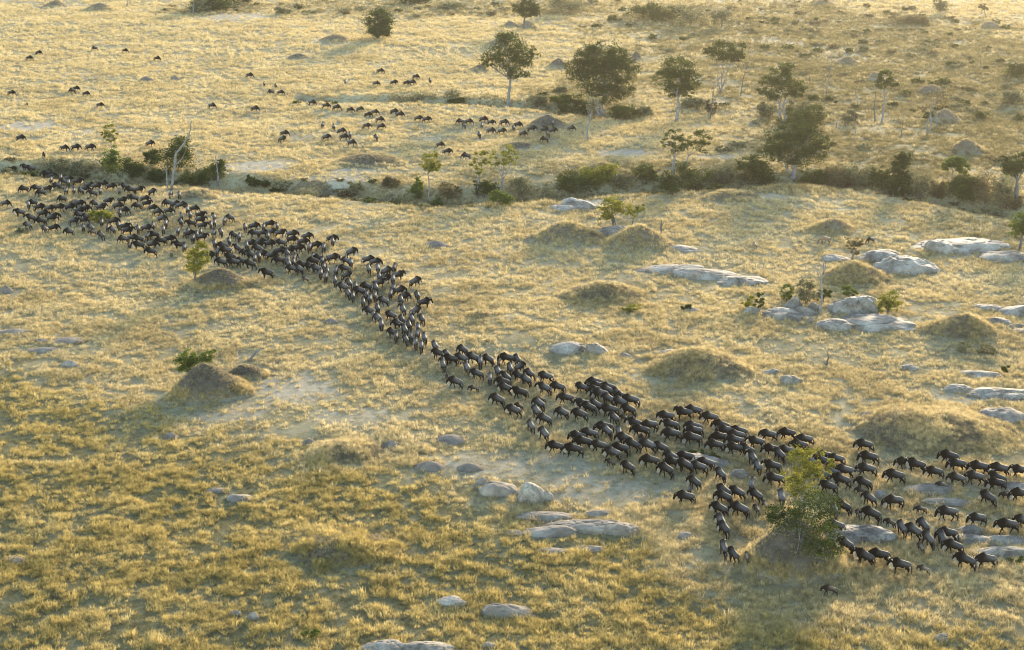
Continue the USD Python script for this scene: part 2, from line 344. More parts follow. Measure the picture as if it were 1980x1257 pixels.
def mound_mesh(i, n=None):
    mx, my, al, ar, b, h, p, seed = MOUNDS[i]
    n = n or 44
    rr = np.linspace(0, 1.12, n // 2) ** 0.9 * 1.12 / 1.12 ** 0.9
    th = np.linspace(0, 2 * np.pi, n, endpoint=False)
    T, Rr = np.meshgrid(th, rr)
    X = np.cos(T); X = mx + Rr * np.where(X < 0, al, ar) * X
    Y = my + Rr * b * np.sin(T)
    save = MOUNDS[:]
    MOUNDS[:] = [save[i]]
    Z = land(X, Y) + mound_height(X, Y) - 0.12 * (mound_height(X, Y) < 0.02) - 0.03
    MOUNDS[:] = save
    hh = np.clip((Z - land(X, Y)) / max(h, 0.1), 0, 1)
    Z += hh * (fbm(X, Y, 0.9, 2, seed + 40) - 0.5) * min(0.5, 0.22 * h)
    z0 = float(land(np.array([mx]), np.array([my]))[0])
    v = np.stack([X - mx, Y - my, Z - z0], -1).reshape(-1, 3)
    f = []
    for r in range(len(rr) - 1):
        for k in range(n):
            a, c = r * n + k, r * n + (k + 1) % n
            f += [(a, a + n, c + n), (a, c + n, c)]
    return trimesh.Trimesh(v, np.array(f), process=False), (mx, my, z0), smooth01((hh.reshape(-1) - 0.05) / 0.45)

MOUND_MATS = []
for k, (xl, xr, ax, ay, fr, p, lab) in enumerate(MOUND_LIST):
    x, y, z, al, ar, b, h = mound_frame(xl, xr, ax, ay, fr)
    MOUNDS.append((x, y, al, ar, b, h, p, k))
N_GRASSY = len(MOUNDS)
BARE_MOUNDS = {0, 1, 2, 10, 14, 16, 20, 21, 22, 23, 36}
for k, (xl, xr, ax, ay, fr, lab) in enumerate(M_CLAY_LIST):
    x, y, z, al, ar, b, h = mound_frame(xl, xr, ax, ay, fr)
    MOUNDS.append((x, y, al, ar, b, 0.8 * h, 0.6, 100 + k))

for k in range(len(MOUNDS)):
    grassy = k < N_GRASSY
    lab = MOUND_LIST[k][-1] if grassy else M_CLAY_LIST[k - N_GRASSY][-1]
    me, loc, rise = mound_mesh(k, 72 if k in (0, 1, 3, 4, 5, 6, 7, 10) else 40)
    path = numbered('termite_mound' if grassy else 'clay_bump')
    m = usdkit.mesh(stage, path, me, M_EARTH if k in BARE_MOUNDS else M_SOIL if grassy else M_CLAY, True)
    m.AddTranslateOp().Set(Gf.Vec3d(*loc))
    UsdGeom.PrimvarsAPI(m).CreatePrimvar('rise', Sdf.ValueTypeNames.FloatArray, 'vertex').Set(Vt.FloatArray.FromNumpy(rise.astype(np.float32)))
    tag(m.GetPrim(), lab, 'termite mound' if grassy else 'earth bump')
    LABELS.setdefault(lab, []).append(path)

# ------------------------------------------------------------------ bare, green and golden ground
BARE = [(1010, 905, 200, 34, 0.7), (1180, 952, 150, 36, 0.72), (700, 810, 120, 22, 0.6), (480, 790, 70, 20, 0.75), (565, 752, 90, 36, 0.85), (430, 805, 110, 14, 0.6), (50, 243, 75, 11, 0.9), (190, 256, 80, 8, 0.6), (1205, 300, 62, 9, 1.0), (500, 324, 80, 13, 1.0), (650, 350, 80, 10, 0.8), (460, 33, 75, 8, 0.9),
        (640, 84, 60, 6, 0.7), (120, 12, 60, 8, 0.5), (1140, 394, 55, 12, 1.0), (1480, 386, 45, 7, 0.7), (1500, 80, 60, 8, 0.6), (1400, 195, 40, 5, 0.6), (680, 240, 60, 7, 0.4), (830, 270, 50, 8, 0.5),
        (1020, 287, 34, 6, 0.9), (1235, 722, 45, 10, 0.5), (1850, 765, 60, 12, 0.6), (1380, 307, 60, 7, 0.8), (340, 620, 40, 8, 0.5), (560, 262, 60, 9, 0.3), (1620, 110, 90, 12, 0.4), (150, 145, 60, 8, 0.5), (690, 335, 60, 8, 0.8),
        (420, 378, 60, 6, 0.5), (1900, 940, 60, 10, 0.5)]
SHORT = [(900, 845, 150, 30, 0.95), (1000, 905, 230, 50, 1.0), (1185, 955, 185, 50, 1.0), (650, 800, 190, 45, 0.8), (300, 575, 110, 22, 0.6), (180, 470, 170, 22, 0.5), (400, 800, 150, 30, 0.6), (200, 860, 140, 45, 0.7), (1560, 662, 170, 14, 0.7),
         (1320, 760, 120, 20, 0.5), (1100, 520, 150, 18, 0.4), (1700, 905, 160, 22, 0.6), (1500, 1010, 120, 60, 0.5), (1650, 1150, 170, 35, 0.7), (1850, 1180, 130, 50, 0.5), (700, 1080, 160, 50, 0.5), (1080, 1040, 160, 20, 0.4), (560, 610, 110, 14, 0.4), (900, 620, 120, 14, 0.4),
         (1880, 530, 120, 30, 0.3), (300, 110, 300, 25, 0.35), (1000, 730, 120, 40, 0.3)]
def blobs(lst):
    out = []
    for u, v, ru, rv, w in lst:
        x, y = flat(u, v)
        s = FPX / depth_of(x, y, 0)
        el = math.atan((v - HORIZON) / FPX)
        out.append((x, y, ru / s, rv / s / math.sin(el), w))
    return out
SCRUB = [(1720, 120, 520, 150, 1.0), (1480, 50, 380, 70, 0.9), (1760, 285, 380, 60, 0.9), (1260, 130, 170, 70, 0.6), (1120, 190, 150, 45, 0.7), (1900, 440, 170, 40, 0.5), (900, 15, 500, 22, 0.7), (420, 18, 120, 16, 0.7), (1300, 350, 500, 40, 0.7), (180, 335, 200, 26, 0.7), (850, 385, 250, 26, 0.6), (850, 195, 200, 14, 0.5)]
BARE_W, SHORT_W, SCRUB_W = blobs(BARE), blobs(SHORT), blobs(SCRUB)
GOLD_LINE = np.array([flat(*q) for q in [(-300, 640), (0, 690), (180, 770), (360, 830), (600, 895), (850, 945), (1050, 985), (1200, 1030), (1300, 1110), (1420, 1195), (1980, 1270), (2400, 1280)]])

TRAIL = np.array([flat(*q) for q in [(80, 400), (300, 440), (520, 480), (690, 550), (770, 620), (830, 680), (960, 740), (1100, 800), (1300, 870), (1500, 940), (1650, 980), (1990, 1060)]])
def field(x, y, lst, seed):
    w = np.zeros(np.shape(x))
    n = (fbm(x, y, 6.0, 3, seed) - 0.5) * 1.1
    for bx, by, rx, ry, k in lst:
        near = (np.abs(x - bx) < rx * 1.7) & (np.abs(y - by) < ry * 1.7)
        if near.any():
            d = np.hypot((x[near] - bx) / rx, (y[near] - by) / ry) + n[near]
            w[near] = np.maximum(w[near], k * (1 - smooth01((d - 0.55) / 0.6)))
    return w

def zones(x, y):
    x, y = np.asarray(x, float), np.asarray(y, float)
    yb = np.interp(x, GOLD_LINE[:, 0], GOLD_LINE[:, 1])
    gold = smooth01((yb - y + (fbm(x, y, 9.0, 3, 21) - 0.5) * 22) / 14 + 0.5)
    far_patch = smooth01((fbm(x, y, 16.0, 3, 33) - 0.53) / 0.12)
    bare = field(x, y, BARE_W, 11)
    short = np.maximum(field(x, y, SHORT_W, 12), 0.6 * far_patch * (1 - gold))
    trail = 1 - smooth01((seg_dist(x, y, TRAIL) + (fbm(x, y, 4.0, 2, 44) - 0.5) * 7 - 3.5) / 4)
    return bare, np.maximum(short, 0.72 * trail), gold * (1 - 0.7 * trail), field(x, y, SCRUB_W, 14)

def axis(lo, hi, step, out, grow=1.22):
    a = list(np.arange(lo, hi + 1e-6, step))
    s, lft, rgt = step, [], []
    while a[0] - (sum(lft) if lft else 0) > -out or a[-1] + (sum(rgt) if rgt else 0) < out:
        s *= grow
        lft.append(s); rgt.append(s)
    left = a[0] - np.cumsum(lft)[::-1]
    right = a[-1] + np.cumsum(rgt)
    return np.concatenate([left, a, right])
gx = axis(-125, 125, 0.9, 5500)
near_y = np.concatenate([np.arange(95, 330, 0.8), np.arange(330, 640, 1.5)])
steps_l, s = [], 0.8
while near_y[0] - sum(steps_l) > -5500:
    s *= 1.25; steps_l.append(s)
steps_r, s = [], 1.5
while near_y[-1] + sum(steps_r) < 5500:
    s *= 1.22; steps_r.append(s)
gy = np.concatenate([near_y[0] - np.cumsum(steps_l)[::-1], near_y, near_y[-1] + np.cumsum(steps_r)])
GX, GY = np.meshgrid(gx, gy)
GZ = land(GX, GY) + (fbm(GX, GY, 2.2, 2, 60) - 0.5) * 0.14
nx, ny = len(gx), len(gy)
idx = np.arange(nx * ny).reshape(ny, nx)
quads = np.stack([idx[:-1, :-1], idx[:-1, 1:], idx[1:, 1:], idx[1:, :-1]], -1).reshape(-1, 4)
gm = usdkit.mesh(stage, '/World/ground', (np.stack([GX, GY, GZ], -1).reshape(-1, 3), quads), M_GROUND, True)
zb, zs, zg, zc = zones(GX, GY)
Z3 = np.stack([zb, zs, np.maximum(zg, 0.75 * zc)], -1).reshape(-1, 3)
UsdGeom.PrimvarsAPI(gm).CreatePrimvar('zone', Sdf.ValueTypeNames.Float3Array, 'vertex').Set(Vt.Vec3fArray.FromNumpy(Z3.astype(np.float32)))
tag(gm.GetPrim(), kind='structure')

# ------------------------------------------------------------------ rocks
def rock_mesh(w, b, h, seed, sub=4, flatness=2.15, rough=0.2):
    m = trimesh.creation.icosphere(subdivisions=5 if w > 6 else sub)
    v = np.array(m.vertices)
    e = flatness
    v = v / (np.abs(v) ** e).sum(1, keepdims=True) ** (1 / e)
    n1 = meshkit.fbm(v * 1.5 + seed * 7.1, 3, seed)
    n2 = meshkit.fbm(v * 5.0 + seed * 3.3, 3, seed + 5)
    sz = np.array([w / 2, b, h])
    q = v * sz
    sc = 1.0 / max(0.5, min(b, w / 2) * 0.8)
    ridge = np.abs(meshkit.fbm(q * [sc, sc * 1.6, sc * 0.5] + seed * 1.7, 2, seed + 9) - 0.5)
    crack = np.clip(1 - ridge / 0.022, 0, 1)
    v = v * (1 + rough * 2.2 * (n1 - 0.5) + 0.10 * (n2 - 0.5) - 0.10 * crack)[:, None]
    v = v * sz * [1.10, 1.10, 1.32]
    tilt = math.sin(seed * 2.4)
    v[:, 2] *= 1 + 0.30 * tilt * v[:, 0] / (w / 2)
    v[:, 2] -= 0.40 * h
    v[:, 2] = np.maximum(v[:, 2], -0.5 * h - 0.4)
    return trimesh.Trimesh(v, m.faces, process=False)

def rock_frame(xl, xr, ty, fy, depth=None):
    u = (xl + xr) / 2
    s = px_per_m(u, fy)
    el = math.atan((fy - HORIZON) / FPX)
    w, hp = (xr - xl) / s, (fy - ty) / s
    b = min((depth or 0.36) * w, 0.40 * hp / math.sin(el))
    q = hp - b * math.sin(el)
    h = math.sqrt(max(q * q - (b * math.sin(el)) ** 2, 0.02)) / math.cos(el)
    x, y, z = ground_at(u, fy - b * s * math.sin(el))
    return x, y, z, w, b, h

ROCK_N = [0]
def rock(label, pieces, mat=None, name='rock', cat_='rock', **kw):
    """pieces: left, right, top row, front row of each boulder of the outcrop"""
    fr = [rock_frame(*p[:4]) for p in pieces]
    cx, cy, cz = fr[0][:3]
    if len(pieces) == 1:
        x, y, z, w, b, h = fr[0]
        ROCK_N[0] += 1
        path = numbered(name)
        m = usdkit.mesh(stage, path, rock_mesh(w * 1.02, b, h, ROCK_N[0], **kw), mat or M_ROCK, True)
        m.AddTranslateOp().Set(Gf.Vec3d(x, y, z))
        m.AddRotateZOp().Set(float(pieces[0][4] if len(pieces[0]) > 4 else 0))
        LABELS.setdefault(label, []).append(path)
        return tag(m.GetPrim(), label, cat_)
    t = thing('rock_outcrop' if name == 'rock' else name, label, cat_, (cx, cy, cz))
    for p, (x, y, z, w, b, h) in zip(pieces, fr):
        ROCK_N[0] += 1
        me = rock_mesh(w * 1.03, b, h, ROCK_N[0], **kw)
        if len(p) > 4:
            me.apply_transform(trimesh.transformations.rotation_matrix(math.radians(p[4]), [0, 0, 1]))
        me.apply_translation([x - cx, y - cy, z - cz])
        part(t, 'boulder', me, mat or M_ROCK, True)
    return t

rock('long pale boulder split by a dark vertical crack, right of the column', [(1062, 1131, 659, 684), (1134, 1177, 664, 687)], name='split_boulder')
rock('large cracked pale outcrop with shrubs growing between its slabs', [(1600, 1700, 569, 612, -8), (1625, 1774, 606, 642, -6), (1476, 1562, 594, 619), (1514, 1548, 577, 599), (1536, 1578, 593, 611), (1558, 1584, 583, 604), (1575, 1648, 616, 640), (1528, 1545, 611, 622), (1558, 1572, 612, 626), (1438, 1470, 592, 608)])
rock('pale slabs behind the mound with the fan-shaped shrub', [(1695, 1811, 494, 531, -8), (1658, 1742, 482, 508), (1592, 1645, 492, 507)])
rock('long whitish outcrop left of the right-edge bush', [(1762, 1945, 459, 492), (1895, 1990, 484, 509), (1790, 1850, 465, 490)], flatness=2.3)
rock('very long flat pale rock strip lying above the outcrop with shrubs', [(1232, 1360, 511, 532, -7), (1300, 1430, 518, 541, -8), (1390, 1478, 532, 552, -8)], flatness=2.2)
rock('smooth white rock between the two rounded mounds', [(1156, 1216, 435, 456)])
rock('flat whitish rock right of the mound with the stump', [(1296, 1352, 474, 488)])
rock('pale rock slabs on the right edge above the grassy mound', [(1930, 2010, 588, 614), (1880, 1945, 588, 602)])
rock('small white rock lying in front of the right-edge slabs', [(1912, 1958, 614, 629)])
rock('pebble-like white stones below the right-edge slabs', [(1944, 1962, 628, 637), (1964, 1985, 626, 634), (1950, 1990, 635, 644)])
rock('low white rock right of the split boulder', [(1272, 1322, 675, 688)])
rock('tiny white rock beside the split boulder', [(1196, 1220, 682, 692)])
rock('pair of pale humped rocks right of the broad mound', [(1470, 1507, 714, 729), (1508, 1552, 723, 746)])
rock('long pale whaleback rock at the right edge above the ridge', [(1826, 1880, 741, 760), (1862, 1990, 748, 774, -4)])
rock('flat layered brown rock at the right edge above the ridge', [(1890, 1990, 787, 822)], M_ROCKD)
rock('small flat rock in the straw grass right of the wooden stake', [(1738, 1772, 705, 717)])
rock('thin sloping rock slab near the right edge', [(1855, 1935, 716, 732, -10)])
rock('dark grey boulder, left one of the pair in the middle foreground', [(928, 1002, 929, 962), (918, 940, 924, 938)], M_ROCKD)
rock('tall pale boulder with a brown foot, right one of the pair', [(1002, 1062, 932, 976), (1040, 1070, 948, 972)], rough=0.12)
rock('flat grassy outcrop of grey and brown slabs in the middle foreground', [(1054, 1215, 1003, 1032, -5), (1008, 1116, 988, 1012), (1008, 1118, 1017, 1040), (1176, 1242, 1010, 1036), (978, 1010, 1024, 1036), (1128, 1185, 985, 1003)], M_ROCKD)
rock('sunken flat slab below the grassy outcrop', [(1040, 1100, 1058, 1072), (1110, 1165, 1054, 1070)], M_ROCKD)
rock('whitish rock half sunk in grass left of the domed foreground rock', [(845, 903, 1153, 1174, -12)])
rock('domed pale rock in the lower middle foreground', [(932, 1038, 1166, 1198, -6)], M_ROCKD)
rock('pale rock cut by the bottom edge, left one', [(695, 782, 1236, 1268)])
rock('pale rock cut by the bottom edge, right one', [(774, 880, 1239, 1270)])
rock('small grey rock near the bottom edge right of the domed rock', [(930, 962, 1242, 1258)], M_ROCKD)
rock('big smooth pale whaleback rock right of the leafy tree mound', [(1592, 1728, 1013, 1050, -10), (1598, 1665, 1030, 1055)])
rock('pale round dome of rock between walking wildebeest near the right edge', [(1846, 1898, 1015, 1036)])
rock('flat pale rock at the right edge below the round dome', [(1836, 1915, 1033, 1052), (1900, 1990, 1034, 1056)])
rock('flat whitish slab at the right edge, lowest of the pale rocks', [(1868, 1990, 1056, 1080)])
rock('grey rock with a cap of green plants amid the herd', [(1302, 1408, 876, 908, -8)])
rock('small rounded rock below the herd right of the plant-capped rock', [(1406, 1448, 906, 928)], M_ROCKD)
rock('flat brown slab under the herd near the right edge', [(1752, 1850, 934, 957, 0)], M_ROCKD)
rock('long thin slab in tall grass under the right end of the herd', [(1788, 1895, 963, 979, -8)], M_ROCKD)
rock('flat brown slab at the right edge beneath the packed herd', [(1925, 1990, 932, 956)], M_ROCKD)
rock('small rock slab poking out left of the lone walking adult', [(1688, 1722, 948, 962)], M_ROCKD)
rock('flat grey rock at the left edge, upper one', [(-12, 64, 636, 648)], M_ROCKD)
rock('cracked flat grey rock right of the left-edge rock', [(92, 162, 651, 667), (70, 98, 654, 663)], M_ROCKD)
rock('sunken grass-ringed rock below the cracked flat one', [(56, 118, 671, 682)], M_ROCKD)
rock('small pale stone beside a dark hole near the left edge', [(118, 152, 697, 712)])
rock('small square stone in the grass left of the leafy tree mound', [(1310, 1341, 1027, 1044)], M_ROCKD)
rock('brown stone near the bottom right corner', [(1798, 1835, 1226, 1244)], M_ROCKD)
rock('terraced pale rocks on the gully bank left of the small twin trees', [(1085, 1150, 383, 402), (1060, 1120, 394, 409), (1120, 1152, 392, 408)], flatness=2.2)
rock('little pale stone beside a dark low bush below the lone mound', [(1326, 1354, 595, 606)])
rock('round stone buried in straw grass left of the long ridge', [(1655, 1690, 795, 812)], M_ROCKD)
rock('flat stone half hidden in the grass right of the long ridge', [(1854, 1888, 808, 822)], M_ROCKD)
rock('flat stone beneath the upper part of the herd by the bare ground', [(1108, 1150, 846, 857)], M_ROCKD)
rock('pair of flat stones in the foreground grass, left of the hummock', [(395, 440, 943, 955), (440, 490, 955, 972)], M_ROCKD)
rock('small flat stone in the grass at the bottom left', [(442, 465, 1180, 1193), (478, 500, 1183, 1200)], M_ROCKD)
rock('pale stone lost in the grass near the left edge of the foreground', [(8, 55, 1075, 1092)], M_ROCKD)
# ------------------------------------------------------------------ grass: tufts and blades standing on the land
def tuft(n, hgt, spread, lean, width, seed, curve=0.5):
    r = np.random.default_rng(seed)
    V, F = [], []
    for i in range(n):
        a = r.uniform(0, 2 * np.pi); d = spread * math.sqrt(r.uniform(0, 1))
        bx, by = d * math.cos(a), d * math.sin(a)
        h = hgt * r.uniform(0.55, 1.1)
        la = a + r.normal(0, 0.7); l = h * abs(r.normal(lean, lean * 0.5))
        w = width * r.uniform(0.7, 1.3); wa = r.uniform(0, np.pi)
        wx, wy = w * math.cos(wa) / 2, w * math.sin(wa) / 2
        p0 = np.array([bx, by, -0.05]); p1 = p0 + [l * (1 - curve) * math.cos(la) * 0.6, l * (1 - curve) * math.sin(la) * 0.6, h * 0.6]
        p2 = p0 + [l * math.cos(la), l * math.sin(la), h * (1 - 0.25 * min(l / h, 1))]
        k = len(V)
        V += [p0 - [wx, wy, 0], p0 + [wx, wy, 0], p1 - [wx * .8, wy * .8, 0], p1 + [wx * .8, wy * .8, 0], p2]
        F += [(k, k + 1, k + 3), (k, k + 3, k + 2), (k + 2, k + 3, k + 4)]
    return trimesh.Trimesh(np.array(V), np.array(F), process=False)

def sample_land():
    out = []
    for y0, y1, st in ((104, 150, 0.26), (150, 205, 0.33), (205, 300, 0.46), (300, 400, 0.62), (400, 520, 0.80), (520, 640, 1.15)):
        half = y1 * 0.345 + 14
        xs, ys = np.meshgrid(np.arange(-half, half, st), np.arange(y0, y1, st))
        xs, ys = xs.ravel() + NR.uniform(-.5, .5, xs.size) * st, ys.ravel() + NR.uniform(-.5, .5, xs.size) * st
        keep = np.abs(xs) < ys * 0.345 + 12
        out.append(np.stack([xs[keep], ys[keep], np.full(keep.sum(), st)], 1))
    return np.vstack(out)
def sample_mounds():
    out = []
    for (mx, my, al, ar, b, h, pw, sd) in MOUNDS[:N_GRASSY]:
        st = 0.20 if my < 220 else 0.30 if my < 300 else 0.5
        n = int((al + ar) * 2 * b / st ** 2)
        out.append(np.stack([NR.uniform(mx - al, mx + ar, n), NR.uniform(my - b, my + b, n), np.full(n, st)], 1))
    return np.vstack(out)
PL, PM = sample_land(), sample_mounds()
PTS = np.vstack([PL, PM])
EXTRA = np.arange(len(PTS)) >= len(PL)
X, Y, ST = PTS.T
BAREZ, SHORTZ, GOLDZ, SCRUBZ = zones(X, Y)
RU = [NR.uniform(0, 1, len(X)) for _ in range(6)]
GRASSY = {3, 4, 5, 6, 7, 8, 9, 11, 12, 13, 15, 17, 18, 31, 37, 38, 40}
MH = mound_height(X, Y)
ZT = land(X, Y) + MH
U = NR.uniform(0, 1, len(X))
U2 = NR.uniform(0, 1, len(X))
clump = fbm(X, Y, 1.2, 2, 70)                    # clumps a step apart
clump2 = fbm(X, Y, 5.0, 3, 71)
hgt_frac = np.zeros(len(X)); mossy = np.zeros(len(X), bool); bald = np.zeros(len(X), bool)
for k, (mx, my, al, ar, b, h, pw, sd) in enumerate(MOUNDS[:N_GRASSY]):
    near = (np.abs(X - mx) < max(al, ar)) & (np.abs(Y - my) < b)
    mossy[near] |= k in GRASSY
    bald[near] |= k in BARE_MOUNDS
    hgt_frac[near] = np.maximum(hgt_frac[near], MH[near] / h * (np.hypot((X[near] - mx) / np.where(X[near] < mx, al, ar), (Y[near] - my) / b) < 1))
steep = np.clip(hgt_frac * 1.6, 0, 1)
on_clay = np.zeros(len(X), bool)
for (mx, my, al, ar, b, h, p, sd) in MOUNDS[N_GRASSY:]:
    on_clay |= np.hypot((X - mx) / np.where(X < mx, al, ar), (Y - my) / b) < 0.8

def instancer(name, protos, mat, sel, scale, label, heads=None):
    path = f'/World/{name}'
    pi = UsdGeom.PointInstancer.Define(stage, path)
    rel = []
    for i, m in enumerate(protos):
        q = f'{path}/tuft' + (f'_{i:03d}' if i else '')
        usdkit.mesh(stage, q, m, mat, False)
        rel.append(Sdf.Path(q))
    pi.CreatePrototypesRel().SetTargets(rel)
    n = int(sel.sum())
    pi.CreateProtoIndicesAttr(Vt.IntArray.FromNumpy(NR.integers(0, len(protos), n).astype(np.int32)))
    pi.CreatePositionsAttr(Vt.Vec3fArray.FromNumpy(np.stack([X[sel], Y[sel], ZT[sel]], 1).astype(np.float32)))
    a = NR.uniform(0, 2 * np.pi, n)
    qh = np.zeros((n, 4), np.float16); qh[:, 2] = np.sin(a / 2); qh[:, 3] = np.cos(a / 2)
    pi.CreateOrientationsAttr(Vt.QuathArray.FromNumpy(qh))
    s = scale[sel] if np.ndim(scale) else np.full(n, scale)
    s = s * NR.uniform(0.75, 1.25, n)
    pi.CreateScalesAttr(Vt.Vec3fArray.FromNumpy(np.stack([s, s, s * NR.uniform(0.8, 1.2, n)], 1).astype(np.float32)))
    tag(pi.GetPrim(), label, 'grass', kind='stuff')
    return n

live = ~on_clay & (~EXTRA | (hgt_frac > 0.12))
wide = np.clip(ST / 0.33, 1, 3.0) ** 0.55        # sparser far away, so each tuft is a wider bunch
thin = (U > BAREZ * 0.97)
gold_sel = live & thin & (GOLDZ > NR.uniform(0, 1, len(X))) & (clump * 0.62 + clump2 * 0.38 + U2 * 0.20 > 0.585 + 0.07 * SHORTZ) & ((steep < 0.5) | (mossy & (RU[0] < 0.5)))
straw_sel = live & thin & ~gold_sel & (GOLDZ < NR.uniform(0.3, 1, len(X))) & (NR.uniform(0, 1, len(X)) > SHORTZ * 0.8) & (clump * 0.6 + clump2 * 0.4 + U2 * 0.16 > 0.555) & ((steep < 0.5) | (mossy & (RU[1] < 0.62))) & (SCRUBZ * 0.85 < RU[2])
scrub_sel = live & ~EXTRA & ~gold_sel & ~straw_sel & (U > BAREZ) & (SCRUBZ > RU[3]) & (clump * 0.5 + clump2 * 0.5 > 0.46) & (steep < 0.3)
stub_sel = live & ~scrub_sel & (~bald | (RU[4] < 0.25)) & (steep >= 0.15) & (NR.uniform(0, 1, len(X)) > 0.15) & ~gold_sel & ~straw_sel
short_sel = live & ~EXTRA & ~scrub_sel & (U > BAREZ * 0.8) & ~gold_sel & ~straw_sel & ~stub_sel & (NR.uniform(0, 1, len(X)) > 0.25)
under = GOLDZ * (1 - 0.75 * SHORTZ) > NR.uniform(0.25, 1.0, len(X))
N_GRASS = [
    instancer('golden_grass', [tuft(28, 0.32 + 0.035 * i, 0.19, 0.5, 0.024, 100 + i) for i in range(7)], M_GOLD, gold_sel, wide * (0.2 + 1.5 * clump), 'dense golden-green grass tufts covering the foreground'),
    instancer('straw_grass', [tuft(28, 0.31 + 0.03 * i, 0.21, 0.6, 0.024, 200 + i) for i in range(7)], M_STRAW, straw_sel, wide * (0.1 + 0.8 * clump2 + 1.1 * clump), 'pale straw-coloured dry grass across the plain'),
    instancer('undergrowth_grass', [tuft(26, 0.14 + 0.03 * i, 0.26, 0.8, 0.024, 500 + i) for i in range(4)], M_UNDER, short_sel & under, wide, 'low dark olive grass between the golden foreground tufts'),
    instancer('short_grass', [tuft(26, 0.12 + 0.02 * i, 0.26, 0.8, 0.024, 300 + i) for i in range(5)], M_SHORT, short_sel & ~under, wide, 'short grey-green grazed grass between the taller tufts'),
    instancer('scrub_grass', [tuft(26, 0.36 + 0.07 * i, 0.26, 0.5, 0.03, 600 + i) for i in range(5)], M_SCRUB, scrub_sel, wide, 'rough olive-brown grass on the far right slope and gully banks'),
    instancer('stubble_grass', [tuft(20, 0.20 + 0.05 * i, 0.22, 0.45, 0.022, 400 + i) for i in range(5)], M_STUB, stub_sel, wide, 'brown dry stubble growing on the termite mounds'),
]
print('tufts', N_GRASS)
# ------------------------------------------------------------------ trees, shrubs, dead wood
def leaf_cloud(blobs_, density, size, rng, fill=0.55, clump=0.28, per=16, upright=0.3):
    """Leaf-sized faces gathered in clumps through the volume of the given ellipsoids (centre, radii)."""
    V = []
    for (c, r) in blobs_:
        c, r = np.asarray(c, float), np.asarray(r, float)
        area = (r[0] * r[1] * r[2]) ** (2 / 3)
        nc = max(7, int(density * area / (size * size) * 12.0 / per))
        d = rng.normal(0, 1, (nc, 3)); d /= np.linalg.norm(d, axis=1, keepdims=True)
        rad = rng.uniform(fill ** 3, 1, nc) ** (1 / 3)
        lump = 1 + 0.42 * (meshkit.noise(d * 1.6 + c[0], 3) - 0.5) * 2
        cc = c + d * r * (rad * lump)[:, None]
        p = np.repeat(cc, per, 0) + rng.normal(0, 1, (nc * per, 3)) * (np.cbrt(r.prod()) * clump) * [1, 1, 0.6]
        V.append(p)
    p = np.vstack(V)
    n = len(p)
    a = rng.normal(0, 1, (n, 3)); a[:, 2] *= 0.6; a /= np.linalg.norm(a, axis=1, keepdims=True)
    b = np.cross(a, rng.normal(0, 1, (n, 3))); b /= np.linalg.norm(b, axis=1, keepdims=True) + 1e-9
    s = (size * rng.uniform(0.6, 1.3, n))[:, None]
    q = np.stack([p - a * s, p + b * s * 0.5, p + a * s, p - b * s * 0.5], 1).reshape(-1, 3)
    i = np.arange(n)[:, None] * 4
    return trimesh.Trimesh(q, np.vstack([i + [0, 1, 2], i + [0, 2, 3]]), process=False)

def limb(p0, p1, r0, r1, rng, bend=0.08, n=6, sides=6):
    p0, p1 = np.asarray(p0, float), np.asarray(p1, float)
    L = np.linalg.norm(p1 - p0)
    t = np.linspace(0, 1, n)[:, None]
    off = rng.normal(0, bend * L, (1, 3)) * np.sin(np.pi * t) + rng.normal(0, bend * L * 0.25, (n, 3)) * np.sin(np.pi * t)
    return tube(p0 + (p1 - p0) * t + off, np.linspace(r0, r1, n), sides)

